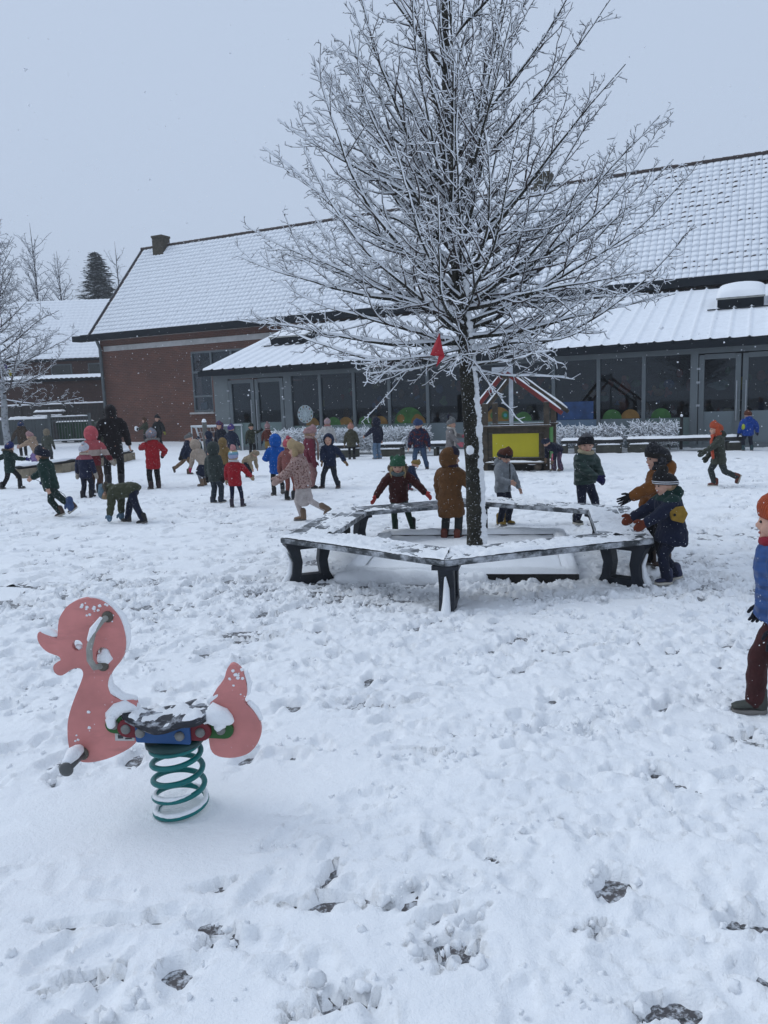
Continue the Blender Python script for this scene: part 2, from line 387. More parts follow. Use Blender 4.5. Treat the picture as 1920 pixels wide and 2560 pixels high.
def snow_ground():
    parts = [snow_patch(-3.2, 3.4, 1.2, 7.0, 0.0145), snow_patch(-8, 9, 6.98, 17, 0.036), snow_patch(-32, 26, 16.9, 60, 0.14, False),
             snow_patch(-40, -3.2, 1.2, 7, 0.2, False), snow_patch(3.4, 40, 1.2, 7, 0.2, False), snow_patch(-40, -8, 7, 17, 0.2, False), snow_patch(9, 40, 7, 17, 0.2, False),
             snow_patch(-40, 40, -14, 1.2, 0.3, False, False), snow_patch(-400, 400, 60, 500, 8.0, False, False), snow_patch(-400, -32, 16.9, 60, 4.0, False, False), snow_patch(26, 400, 16.9, 60, 4.0, False, False)]
    V = []; F = []; k = 0
    for v, f in parts: V.append(v); F.append(f+k); k += len(v)
    kind(np_mesh('snow_ground', np.concatenate(V), np.concatenate(F), SNOW), 'structure')
snow_ground()

def ico(sub):
    bm = bmesh.new(); bmesh.ops.create_icosphere(bm, subdivisions=sub, radius=1.0)
    v = np.array([p.co[:] for p in bm.verts]); f = np.array([[x.index for x in q.verts] for q in bm.faces]); bm.free(); return v, f
def snow_clods():
    v0, f0 = ico(2); V = []; F = []; k = 0; r = np.random.default_rng(5)
    spots = []
    for (cx, cy, a, la, lb, dep) in DENTS:
        if cy < 14 and r.random() < 0.5:
            for q in range(r.integers(1, 4)):
                ang = r.uniform(0, 2*math.pi); R = la*r.uniform(0.7, 1.6); spots.append((cx+R*math.cos(ang), cy+R*math.sin(ang)*0.8, 1.0))
    for i in range(90):                                        # clusters of kicked-up crumbs
        cx, cy = r.uniform(-2.6, 3.0), r.uniform(1.6, 6.5)
        for q in range(r.integers(4, 22)): spots.append((cx+r.normal(0, 0.09), cy+r.normal(0, 0.06), r.uniform(0.6, 1.3)))
    for i in range(260):
        a = r.uniform(0, 2*math.pi); R = BENCH_R+r.normal(0.1, 0.35); spots.append((BENCH_C.x+R*math.cos(a), BENCH_C.y+R*math.sin(a), 1.1))
    for i in range(260): spots.append((r.uniform(-2.5, 4), r.uniform(4.8, 6.6), 1.0))
    xs = np.array([s[0] for s in spots]); ys = np.array([s[1] for s in spots]); hs, ms = snow_height(xs, ys, True)
    for (x, y, sc), h, m in zip(spots, hs, ms):
        if m < 0.9 or r.random() > 1.0: continue
        s = min(0.020, 0.0050+r.exponential(0.0055))*sc; sq = r.uniform(0.45, 0.9, 3)
        n = 1+0.75*(r.random((len(v0), 1))-0.5)
        V.append(v0*n*s*sq*1.3+np.array([x, y, max(0.004, h)+s*0.05])); F.append(f0+k); k += len(v0)
    kind(np_mesh('snow_clods', np.concatenate(V), np.concatenate(F), SNOW), 'stuff')
snow_clods()

# ------------------------------------------------------------------ school building (x along the facade, y into the building)
FO = Vector((9.73, 19.77, 0)); FA = rad(-26)
GUT = mat('dark_gutter', (0.008, 0.012, 0.017), 0.6, 0.1, 3, 0.05, spec=0.2)
CONC = mat('pale_concrete', (0.46, 0.45, 0.44), 0.85, 0.12, 3)
FRAME = mat('grey_green_frame', (0.125, 0.145, 0.155), 0.5, 0.08, 2, 0.05)
FRAME2 = mat('grey_panel', (0.14, 0.16, 0.165), 0.55, 0.08, 2, 0.05)
METAL = mat('brushed_steel', (0.35, 0.37, 0.39), 0.35, 0.1, 10, 0.02, metal=0.8)
TILE = mat('wet_clay_tile', (0.05, 0.03, 0.026), 0.6, 0.2, 10)
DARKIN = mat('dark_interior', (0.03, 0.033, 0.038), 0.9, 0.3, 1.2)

T0, T1 = -28.75, 7.0
sb = thing('school_building', 'long brick school building with steep snowy tiled roof behind the glazed extension', 'building', FO, FA)
WD = 6.0
g = Geo()
# front wall in pieces round the window, left gable, right part behind the extension
wl, wr = -28.55, 6.8
g.box(((wl-23.15)/2, WD+0.15, 2.5), (-23.15-wl, 0.3, 5.0))
g.box(((-23.15-22.05)/2, WD+0.15, 0.65), (1.1, 0.3, 1.30))
g.box(((-22.05+wr)/2, WD+0.15, 1.55), (wr+22.05, 0.3, 3.10))
g.box(((-23.15+wr)/2, WD+0.15, 4.52), (wr+23.15, 0.3, 0.96))
g.box(((-19.6+wr)/2, WD+0.15, 3.57), (wr+19.6, 0.3, 0.94))
g.box((wl+0.15, WD+4.0, 2.5), (0.3, 7.4, 5.0))
g.box((wr-0.15, WD+4.0, 2.5), (0.3, 7.4, 5.0))
g.prism([(wl, WD+0.1, 5.0), (wl, WD+7.6, 5.0), (wl, 9.6, 9.55)], (0.3, 0, 0))
g.build('wall', BRICK, sb, smooth=False)
g = Geo(); g.box(((-28.3-17.0)/2, WD-0.02, 4.47), (11.3, 0.06, 0.24)); bevel(g.build('concrete_band', CONC, sb, False), 0.01)
g = Geo(); g.box((-22.6, WD-0.07, 1.30), (1.35, 0.24, 0.08)); bevel(g.build('window_sill', CONC, sb, False), 0.01)
# window with a wide top row and one tall column
wn = Geo()
for x in (-23.12, -22.05, -20.95, -19.85):
    z0 = 1.36 if x < -22.0 else 3.10
    wn.box((x, WD+0.06, (z0+4.03)/2), (0.09, 0.10, 4.03-z0))
for z, x0, x1 in ((4.0, -23.12, -19.85), (3.12, -23.12, -19.85), (1.40, -23.12, -22.05), (2.05, -23.12, -22.05)): wn.box(((x0+x1)/2, WD+0.055, z), (x1-x0-0.085, 0.085, 0.085))
win = wn.build('window', FRAME, sb, False)
for x0, x1, z0, z1 in ((-23.07, -22.1, 1.44, 2.01), (-23.07, -22.1, 2.09, 3.08), (-23.07, -22.1, 3.16, 3.96), (-22.0, -21.0, 3.16, 3.96), (-20.9, -19.9, 3.16, 3.96)):
    q = Geo(); q.box(((x0+x1)/2, WD+0.07, (z0+z1)/2), (x1-x0, 0.012, z1-z0)); q.build('pane', GLASS, win, False)
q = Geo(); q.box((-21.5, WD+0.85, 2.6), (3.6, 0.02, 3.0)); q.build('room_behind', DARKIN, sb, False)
q = Geo(); q.box((-22.75, WD+0.22, 1.62), (0.34, 0.02, 0.30)); q.build('paper_notice', mat('paper', (0.5, 0.52, 0.52), 0.8, 0.05), win, False)

# gutter / fascia and downspout
EY, EZ, RY, RZ = 5.5, 5.06, 9.6, 9.62
g = Geo(); g.box(((T0+T1)/2-0.2, EY+0.02, EZ-0.06), (T1-T0+0.5, 0.20, 0.30)); bevel(g.build('gutter', GUT, sb, False), 0.02)
g = Geo(); g.box(((T0+T1)/2, EY+0.32, EZ-0.16), (T1-T0, 0.4, 0.05)); g.build('soffit', CONC, sb, False)
g = Geo(); g.box((T0-0.55, EY+0.25, EZ-0.06), (1.0, 0.55, 0.26)); bevel(g.build('gutter_end', GUT, sb, False), 0.02)
g = Geo(); g.tube([(wl+0.12, EY+0.2, EZ-0.2), (wl+0.12, WD-0.14, EZ-0.55), (wl+0.12, WD-0.12, 0.0)], 0.075, 10); g.build('downspout', mat('zinc_pipe', (0.10, 0.12, 0.13), 0.5, 0.1, 4), sb)

# roof: base slabs, then tiles with snow on them
SL = math.hypot(RY-EY, RZ-EZ); sdir = Vector((0, (RY-EY)/SL, (RZ-EZ)/SL)); snrm = Vector((0, -sdir.z, sdir.y))
rb = Geo()
rb.prism([(T0, EY, EZ), (T0, RY, RZ), (T0, 13.7, EZ), (T0, 13.6, EZ-0.1), (T0, RY, RZ-0.14), (T0, EY+0.05, EZ-0.1)], (T1-T0, 0, 0))
roof = rb.build('roof', TILE, sb, False)
q = Geo(); q.add([(T0, RY+0.02, RZ+0.05), (T1, RY+0.02, RZ+0.05), (T1, 13.7, EZ+0.06), (T0, 13.7, EZ+0.06)], [(0, 1, 2, 3)]); q.build('rear_snow', SNOW, roof, False)
TW, TL = 0.225, 0.262
NR = int(SL/TL)
def tile_mesh(variant):
    """one snow-covered pan tile: cushion of snow, scalloped lower lip (slot 1 where the clay shows)"""
    r = random.Random(variant); vs = []; fs = []; ms = []
    xs = (-0.5, -0.40, -0.12, 0.16, 0.42, 0.5); hs = (-0.012, 0.014, 0.032, 0.034, 0.016, -0.012)
    for k, (ys, lift) in enumerate(((0.0, 0.020), (0.35, 0.016), (1.06, -0.012))):
        for x, hh in zip(xs, hs):
            vs.append((x*TW*0.985, (ys+0.0)*TL + (r.uniform(-0.010, 0.010) if k == 0 else 0), hh*(1.0 if k < 2 else 0.5)+lift*(0.5 if variant == 6 else 1)+r.uniform(-0.003, 0.003)))
    n = len(xs)
    for k in range(2):
        for i in range(n-1): fs.append((k*n+i, k*n+i+1, (k+1)*n+i+1, (k+1)*n+i)); ms.append(0)
    b = len(vs)
    for i, x in enumerate(xs): vs.append((x*TW*0.985, 0.004*r.random(), hs[i]*0.4-0.028))
    for i in range(n-1): fs.append((b+i, b+i+1, i+1, i)); ms.append(1 if r.random() < (0.40, 0.2, 0.55, 0.1, 0.3, 0.15, 0.02)[variant] else 0)
    return vs, fs, ms
tv = [tile_mesh(i) for i in range(7)]
tmeshes = []
for i, (vs, fs, ms) in enumerate(tv):
    me = bpy.data.meshes.new('roof_tile'); me.from_pydata(vs, [], fs); me.materials.append(SNOW_T); me.materials.append(TILE)
    me.polygons.foreach_set('material_index', ms); me.polygons.foreach_set('use_smooth', [True]*len(fs)); tmeshes.append(me)
Rt = Matrix((Vector((1, 0, 0)), sdir, snrm)).transposed().to_4x4()
tv_np = [(np.array(a), np.array(b), np.array(c)) for a, b, c in tv]
V = []; F = []; MI = []; k = 0; ntile = 0
R3 = np.array(Rt.to_3x3()); tr = np.random.default_rng(2)
NC = int((T1-T0)/TW)
for r in range(NR):
    for c in range(NC):
        x = T1-(c+0.5)*TW; p = Vector((x, EY-0.03, EZ+0.045)) + sdir*(r*TL+random.uniform(-0.008, 0.008)) + snrm*random.uniform(-0.006, 0.008)
        vi = int(tr.integers(0, 6))
        patch = vn(np.array(x*0.45), np.array(r*0.35+4)); patch = float(patch)
        if x < -6: vi = 6 if (patch < 0.62 or vi % 2) else (3, 5)[vi % 2 == 0]
        elif patch < 0.42: vi = (1, 3, 6)[vi % 3]
        if -2.6 < x < 0.6 and ntile < 300 and r < 24:      # the nearest tiles in view, each on its own
            o = link('roof_tile', tmeshes[vi], roof); o.matrix_local = Matrix.Translation(p) @ Rt; ntile += 1
        else:
            a, b, m = tv_np[vi]; V.append(a @ R3.T+np.array(p)); F.append(b+k); MI.append(m); k += len(a)
far_t = np_mesh('roof_tiles', np.concatenate(V), np.concatenate(F), [SNOW_T, TILE], roof, True, np.concatenate(MI)); kind(far_t, 'stuff')
# ridge tiles and verge
rm = Geo(); ring = lambda y, s: [(y, s*0.12*math.sin(q), s*0.11*math.cos(q)-0.02) for q in [math.pi*(-0.62+1.24*i/8) for i in range(9)]]
ra, rbb = ring(0.0, 1.0), ring(0.36, 0.88)
rm.add(ra+rbb, [(i, i+1, i+10, i+9) for i in range(8)])
rme = rm.build('ridge_tile', mat('snowy_ridge', (0.05, 0.035, 0.032), 0.7, 0.2, 9, snow=(0.80, 0.93, 9.0, 0.7)), roof)
nridge = int((T1-T0)/0.345)
for i in range(nridge):
    o = rme if i == 0 else copy_obj(rme, roof)
    o.location = (T0+i*0.345, RY, RZ+0.055)
g = Geo(); g.tube([Vector((T0-0.02, EY, EZ)), Vector((T0-0.02, RY, RZ))], 0.055, 6); g.build('verge', mat('verge_board', (0.06, 0.06, 0.07), 0.7, 0.2, snow=(0.75, 0.9)), roof)
def chimney(x, y, zt, w, d):
    g = Geo(); g.box((x, y, zt-0.65), (w, d, 1.3)); g.box((x, y, zt+0.03), (w+0.06, d+0.06, 0.10))
    g.build('chimney', mat('mossy_brick', (0.075, 0.066, 0.048), 0.95, 0.35, 9, 0.8, 18, 0.04, snow=(0.88, 0.98)), roof, False)
chimney(-27.3, RY-0.2, RZ+0.40, 0.62, 0.6); chimney(-8.0, RY+0.1, RZ+0.5, 0.62, 0.6)

# ------------------------------------------------------------------ glazed extension in front
ex = thing('glazed_extension', 'low glazed extension with grey frames and white snowy ribbed roof', 'building', FO, FA)
AL, AR, AEY, AEZ, ABY, ABZ = -17.45, 6.8, -0.45, 2.80, 5.55, 4.72
rl = math.hypot(ABY-AEY, ABZ-AEZ); ad = np.array([0, (ABY-AEY)/rl, (ABZ-AEZ)/rl]); an = np.array([0, -ad[2], ad[1]])
g = Geo(); g.prism([(AL, AEY, AEZ), (AL, ABY, ABZ), (AL, ABY, ABZ-0.16), (AL, AEY, AEZ-0.16)], (AR-AL, 0, 0)); eroof = g.build('roof', GUT, ex, False)
nx, ny = int((AR-AL)/0.045), 60
X, Y = np.meshgrid(np.linspace(0.02, AR-AL, nx), np.linspace(0.035, rl-0.02, ny))
ph = ((X+0.2) % 0.45)/0.45; ribs = np.exp(-((ph-0.5)/0.075)**2)*0.055
cr = ((Y % 1.15) < 0.12)*0.006
hh = 0.05+ribs+0.012*(fbm(X*2, Y*2, 3)-0.5)-cr*(0.5+fbm(X*3, Y*3, 2))
hh *= np.clip((Y-0.02)/0.07, 0, 1)**0.5*np.clip(X/0.08, 0, 1)**0.5
Y = Y+0.018*np.sin(ph*2*math.pi)*(Y < 0.2)
P = np.array([AL, AEY, AEZ])+X[..., None]*np.array([1, 0, 0])+Y[..., None]*ad+hh[..., None]*an
np_mesh('snow_layer', P.reshape(-1, 3), grid_faces(nx, ny), SNOW_T, eroof)
rib0 = None
for i in range(int((AR-AL)/0.45)):
    x = AL+0.025+i*0.45
    if rib0 is None:
        q = Geo(); q.tube([(0, -0.035, 0.0), (0, 0.25, 0.0)], 0.040, 7); rib0 = q.build('roof_rib', GUT, eroof); o = rib0
    else: o = copy_obj(rib0, eroof)
    o.location = Vector((x, AEY, AEZ+0.012)); o.rotation_euler = (math.atan2(ad[2], ad[1]), 0, 0)
g = Geo(); g.box(((AL+AR)/2, AEY+0.03, AEZ-0.10), (AR-AL+0.2, 0.16, 0.17)); bevel(g.build('gutter', GUT, ex, False), 0.015)
g = Geo(); g.box(((AL+AR)/2, ABY-0.12, ABZ-0.01), (AR-AL, 0.10, 0.10)); g.build('top_flashing', GUT, ex, False)
# structure: header, sill, corner panel
H = 2.50
g = Geo(); g.box(((-17.3+AR)/2, 0.06, H+0.09), (AR+17.3, 0.16, 0.20)); g.build('header', FRAME, ex, False)
g = Geo(); g.box(((-14.4+AR)/2, 0.06, 0.06), (AR+14.4, 0.14, 0.12)); g.build('sill', FRAME, ex, False)
g = Geo(); g.box((-16.99, 0.07, 1.25), (0.62, 0.12, 2.5)); g.build('corner_panel', FRAME2, ex, False)
g = Geo(); g.box((-17.27, 3.0, 1.25), (0.06, 5.9, 2.5)); g.box((6.75, 3.0, 1.25), (0.06, 5.9, 2.5)); g.build('side_wall', FRAME2, ex, False)
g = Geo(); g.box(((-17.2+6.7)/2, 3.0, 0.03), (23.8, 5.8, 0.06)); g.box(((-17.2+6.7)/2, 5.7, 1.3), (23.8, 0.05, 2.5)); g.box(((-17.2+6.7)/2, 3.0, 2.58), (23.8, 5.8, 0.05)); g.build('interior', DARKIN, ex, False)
FROST = [None]*3
for i, c in enumerate(((0.13, 0.18, 0.175), (0.15, 0.185, 0.20), (0.13, 0.19, 0.26))): FROST[i] = mat('frosted_film_%d' % i, c, 0.3, 0.12, 0.6, 0.0)
posts = [-14.24, -13.0, -11.75, -10.5, -9.2, -7.9, -6.6, -5.33, -4.08, -2.88, -1.66]
for x in posts:
    q = Geo(); q.box((x, 0.06, 1.31), (0.10 if x > -14 else 0.30, 0.15, 2.38)); bevel(q.build('post', FRAME, ex, False), 0.008)
q = Geo(); q.box((-1.60, 0.055, 1.31), (0.16, 0.16, 2.38)); q.build('post', FRAME, ex, False)
def sticker(name, x, r, z, c, y=-0.004, full=False):
    m = mat('sticker_%s' % str(c), c, 0.6, 0.25, 6, 0.0)
    pts = [(x+r*math.cos(q), y, z+r*math.sin(q)) for q in [(2 if full else 1)*math.pi*i/(20 if full else 14) for i in range(20 if full else 15)]]
    q = Geo(); q.prism(pts, (0, 0.002, 0)); return q.build(name, m, ex, False)
GRN, ORG, BLU = (0.035, 0.12, 0.025), (0.20, 0.105, 0.02), (0.02, 0.06, 0.17)
for i in range(10):
    x0, x1 = posts[i]+(0.15 if i == 0 else 0.05), posts[i+1]-(0.05 if i < 9 else 0.02)
    q = Geo(); q.box(((x0+x1)/2, 0.05, 1.67), (x1-x0, 0.012, 1.64)); q.build('pane', GLASS, ex, False)
    q = Geo(); q.box(((x0+x1)/2, 0.045, 0.48), (x1-x0, 0.014, 0.72)); q.build('frosted_pane', FROST[(0, 0, 0, 0, 1, 0, 0, 2, 1, 0)[i]], ex, False)
    if i in (1, 2, 3, 9, 8, 6): sticker('green_half_circle', x0+0.32+0.08*(i % 2), 0.26, 0.845, GRN, 0.036)
    if i in (0, 1, 2, 3, 8): sticker('orange_half_circle', x1-0.30, 0.25, 0.845, ORG, 0.037)
sticker('large_green_half_circle', -9.86, 0.50, 0.845, GRN, 0.038)
for dx, c in ((-0.28, ORG), (0.28, ORG)): sticker('round_spot', -9.86+dx, 0.13, 1.0, c, 0.033, True)
sticker('large_orange_half_circle', -6.98, 0.42, 0.845, ORG, 0.038)
for dx in (-0.12, 0.22):
    sticker('round_eye', -6.98+dx, 0.12, 1.02, GRN, 0.033, True); sticker('eye_pupil', -6.98+dx, 0.055, 1.02, (0.04, 0.22, 0.25), 0.029, True)
# sun-dial like round sign with little pictures
cl = sticker('round_picture_wheel', -13.62, 0.30, 1.22, (0.40, 0.47, 0.49), 0.036, True)
for i in range(12):
    a = i*math.pi/6; q = Geo(); q.box((-13.62+0.15*math.cos(a), 0.034, 1.22+0.15*math.sin(a)), (0.13, 0.003, 0.012), M=Matrix.Rotation(-a, 3, 'Y')); q.build('wheel_spoke', mat('wheel_line', (0.16, 0.2, 0.22), 0.7), cl, False)
    q = Geo(); q.ell((-13.62+0.245*math.cos(a+0.26), 0.034, 1.22+0.245*math.sin(a+0.26)), (0.028, 0.003, 0.034), nu=8, nv=6)
    q.build('wheel_picture', mat('wheel_pic_%d' % (i % 4), ((0.05, 0.12, 0.08), (0.2, 0.1, 0.1), (0.06, 0.07, 0.08), (0.25, 0.18, 0.1))[i % 4], 0.7), cl, False)
# blue poster and things inside the class rooms
q = Geo(); q.box((-4.72, 0.030, 1.10), (1.0, 0.004, 0.50)); q.build('blue_poster', mat('poster_blue', BLU, 0.5, 0.3, 3, 0), ex, False)
ir = random.Random(4)
hang = Geo()
cols = [(0.26, 0.12, 0.04), (0.07, 0.18, 0.07), (0.30, 0.05, 0.035), (0.07, 0.12, 0.24), (0.24, 0.20, 0.05)]
hm = [mat('paper_decoration_%d' % i, c, 0.8, 0.2) for i, c in enumerate(cols)]
for i in range(110):
    x = ir.uniform(-12.5, 4); z = ir.uniform(0.9, 2.1); s = ir.uniform(0.05, 0.15)
    hang.ell((x, ir.uniform(0.10, 0.9), z), (s, 0.02, s*ir.uniform(0.7, 1.6)), nu=8, nv=6, mi=ir.randrange(5))
hang.build('hanging_paper_decorations', hm, ex)
for x, c, z0, w_, h_ in ((-3.4, (0.34, 0.07, 0.03), 1.75, 0.36, 0.55), (0.30, (0.24, 0.025, 0.03), 1.7, 0.5, 0.6), (-6.3, (0.30, 0.11, 0.05), 1.62, 0.5, 0.3), (-1.0, (0.2, 0.24, 0.2), 1.65, 0.6, 0.25), (-8.7, (0.12, 0.2, 0.06), 1.5, 0.3, 0.3)):
    q = Geo(); pts = [(x+w_*0.5*math.cos(t)*(0.75+0.35*math.sin(3*t+x)), 0.072, z0+h_*0.5*math.sin(t)) for t in [2*math.pi*k/16 for k in range(16)]]
    q.prism(pts, (0, 0.015, 0)); q.build('paper_cut_out', mat('cut_out_%d' % int(x*10+100), c, 0.8, 0.25, 5), ex, False)
for i in range(22):
    x = ir.uniform(-13.6, -2.2); z0 = ir.uniform(1.15, 2.0); w_ = ir.uniform(0.10, 0.26); h_ = w_*ir.uniform(0.8, 1.8); lob = ir.choice((2, 3, 5)); ph0 = ir.uniform(0, 6)
    q = Geo(); q.prism([(x+w_*0.5*math.cos(t)*(0.8+0.3*math.sin(lob*t+ph0)), 0.070+0.0012*i, z0+h_*0.5*math.sin(t)*(0.8+0.3*math.sin(lob*t+ph0))) for t in [2*math.pi*k/20 for k in range(20)]], (0, 0.001, 0))
    q.build('paper_cut_out', hm[ir.randrange(5)], ex, False)
g = Geo()
for i in range(9):
    x = -12+i*1.9; g.box((x, 2.2+0.5*(i % 3), 0.38), (1.0, 0.5, 0.05)); 
    for sx in (-0.45, 0.45): g.box((x+sx, 2.2+0.5*(i % 3), 0.18), (0.05, 0.4, 0.36))
g.build('class_furniture', mat('class_wood', (0.08, 0.06, 0.04), 0.7), ex, False)
# doors: pairs of leaves, each with pane, lower frosted pane, hinges and a bar handle
def door(x0, x1, handle, frost):
    d = Geo()
    for x in (x0+0.065, x1-0.065): d.box((x, 0.05, 1.24), (0.13, 0.10, 2.42))
    for z, h_ in ((2.40, 0.13), (0.09, 0.16)): d.box(((x0+x1)/2, 0.05, z), (x1-x0-0.27, 0.09, h_))
    dr = d.build('door', FRAME, ex, False)
    q = Geo(); q.box(((x0+x1)/2, 0.055, 1.66), (x1-x0-0.26, 0.012, 1.36)); q.build('pane', GLASS, dr, False)
    q = Geo(); q.box(((x0+x1)/2, 0.052, 0.575), (x1-x0-0.26, 0.014, 0.81)); q.build('frosted_pane', FROST[frost], dr, False)
    hx = x1-0.09 if handle > 0 else x0+0.09
    if handle: q = Geo(); q.tube([(hx, -0.075, 0.75), (hx, -0.075, 1.75)], 0.018, 8); q.tube([(hx, -0.075, 0.9), (hx, 0.02, 0.9)], 0.01, 6); q.tube([(hx, -0.075, 1.6), (hx, 0.02, 1.6)], 0.01, 6); q.build('bar_handle', METAL, dr)
    kx = x0-0.01 if handle > 0 else x1+0.01
    for z in (0.35, 1.15, 1.75, 2.1):
        q = Geo(); q.box((kx, -0.012, z), (0.09, 0.03, 0.055)); q.build('hinge', METAL, dr, False)
door(-16.66, -15.60, 1, 0); door(-15.56, -14.42, -1, 0); door(-1.50, -0.50, 1, 1); door(-0.46, 0.56, -1, 1); 
for x0, x1 in ((0.66, 1.9), (1.96, 3.2), (3.26, 4.5), (4.56, 5.8)):
    q = Geo(); q.box(((x0+x1)/2, 0.05, 1.67), (x1-x0, 0.012, 1.64)); q.build('pane', GLASS, ex, False)
    q = Geo(); q.box(((x0+x1)/2, 0.045, 0.48), (x1-x0, 0.014, 0.72)); q.build('frosted_pane', FROST[1], ex, False)
    q = Geo(); q.box((x0-0.04, 0.06, 1.31), (0.10, 0.15, 2.38)); q.build('post', FRAME, ex, False)
# roof lights: dark curb, pale rim, domed lid under snow
def roof_light(x, s, w_, d_, dome):
    pz = Vector((x, AEY, AEZ))+Vector(ad)*s
    M = Matrix((Vector((1, 0, 0)), Vector(ad), Vector(an))).transposed()
    c = Geo(); c.box((0, 0, 0.15), (w_, d_, 0.30)); o = c.build('roof_light', GUT, eroof, False); o.matrix_local = Matrix.Translation(pz) @ M.to_4x4()
    r = Geo(); r.box((0, 0, 0.325), (w_+0.06, d_+0.06, 0.045)); r.build('rim', mat('roof_light_rim', (0.34, 0.34, 0.31), 0.5), o, False)
    X, Y = np.meshgrid(np.linspace(-1, 1, 26), np.linspace(-1, 1, 20))
    Z = 0.35+dome*np.clip(1-X**2, 0, 1)**0.5*np.clip(1-Y**2, 0, 1)**0.4+0.05*np.clip(1-np.maximum(abs(X), abs(Y))**12, 0, 1)+0.01*fbm(X*6, Y*6, 2)
    np_mesh('snow_cap', np.stack([X*(w_/2+0.03), Y*(d_/2+0.03), Z], -1).reshape(-1, 3), grid_faces(26, 20), SNOW, o)
    f = Geo(); f.box((0, -d_/2-0.25, 0.085), (w_+0.5, 0.05, 0.03)); f.build('flashing', GUT, o, False)
roof_light(-0.62, 3.85, 1.2, 1.2, 0.20); roof_light(-15.6, 3.6, 1.5, 1.3, 0.03)
# ------------------------------------------------------------------ trees
def branch(p, d, L, seg, wander, up, rr):
    n = max(2, int(round(L/seg))); s = L/n; x, y, z = p; dx, dy, dz = d; pts = [(x, y, z)]
    for i in range(n):
        dx += rr.gauss(0, wander); dy += rr.gauss(0, wander); dz += rr.gauss(0, wander)+up
        k = 1/math.sqrt(dx*dx+dy*dy+dz*dz); dx *= k; dy *= k; dz *= k
        x += dx*s; y += dy*s; z += dz*s; pts.append((x, y, z))
    return pts
def side_dirs(t, rr, ang, sgn, flat=0.6):
    """direction leaving tangent t at angle ang, mostly sideways (sprays lie rather flat)"""
    tv_ = Vector(t); s = tv_.cross(Vector((0, 0, 1)))
    if s.length < 0.25: s = Vector((math.cos(rr.uniform(0, 6.28)), math.sin(rr.uniform(0, 6.28)), 0)); s -= tv_*s.dot(tv_)
    s.normalize(); u = s.cross(tv_)
    a = rr.gauss(0, flat); s = s*math.cos(a)*sgn+u*math.sin(a)
    return tuple(tv_*math.cos(ang)+s*math.sin(ang))
def tubes_np(paths, radii, sides, snow=None):
    """all paths as one vertex/face array; snow=(k, c, maxoff) builds the snow lying along the top instead"""
    groups = {}
    for i, p in enumerate(paths): groups.setdefault(len(p), []).append(i)
    V = []; F = []; k = 0; wv = np.array([0.42, -0.15, 1.0]); wv /= np.linalg.norm(wv)
    ang = np.arange(sides)*2*math.pi/sides
    for n, idx in groups.items():
        P = np.array([paths[i] for i in idx], float); R = np.array([radii[i] for i in idx], float); m = len(idx)
        T = np.empty_like(P); T[:, 1:-1] = P[:, 2:]-P[:, :-2]; T[:, 0] = P[:, 1]-P[:, 0]; T[:, -1] = P[:, -1]-P[:, -2]
        T /= np.linalg.norm(T, axis=2, keepdims=True)+1e-9
        A = wv-(T*wv).sum(2, keepdims=True)*T; ln = np.linalg.norm(A, axis=2, keepdims=True); A = A/(ln+1e-6)
        B = np.cross(T, A)
        if snow:
            hz = np.clip(ln[..., 0], 0.0, 1.0)**1.2
            rs = (snow[0]*R+snow[1])*(0.35+0.65*hz)
            rs *= 0.72+0.56*np.random.default_rng(n).random(rs.shape)
            P = P+A*(R*0.75+rs*0.45)[..., None]; R = rs
        RR = R[..., None, None]
        ring = P[:, :, None, :]+RR*(np.cos(ang)[None, None, :, None]*A[:, :, None, :]+np.sin(ang)[None, None, :, None]*B[:, :, None, :])
        V.append(ring.reshape(-1, 3))
        base = k+np.arange(m)[:, None, None]*n*sides+np.arange(n-1)[None, :, None]*sides
        j = np.arange(sides)[None, None, :]; j2 = (j+1) % sides
        F.append(np.stack([base+j, base+j2, base+sides+j2, base+sides+j], -1).reshape(-1, 4)); k += m*n*sides
    return np.concatenate(V), np.concatenate(F)
def lerp_r(r0, r1, n): return [r0+(r1-r0)*i/(n-1) for i in range(n)]
BARK = mat('mossy_bark', (0.030, 0.028, 0.020), 0.95, 0.45, 9.0, 0.9, 34, 0.03, flecks=0.645)
TWIG = mat('dark_twig', (0.040, 0.028, 0.026), 0.8, 0.3, 5.0, 0.2, 30)
BARK_W = mat('snow_plastered_bark', (0.36, 0.38, 0.40), 0.9, 0.15, 9.0, 0.6, 25, 0.03, dirt=((0.05, 0.045, 0.04), (5, 5, 11)))

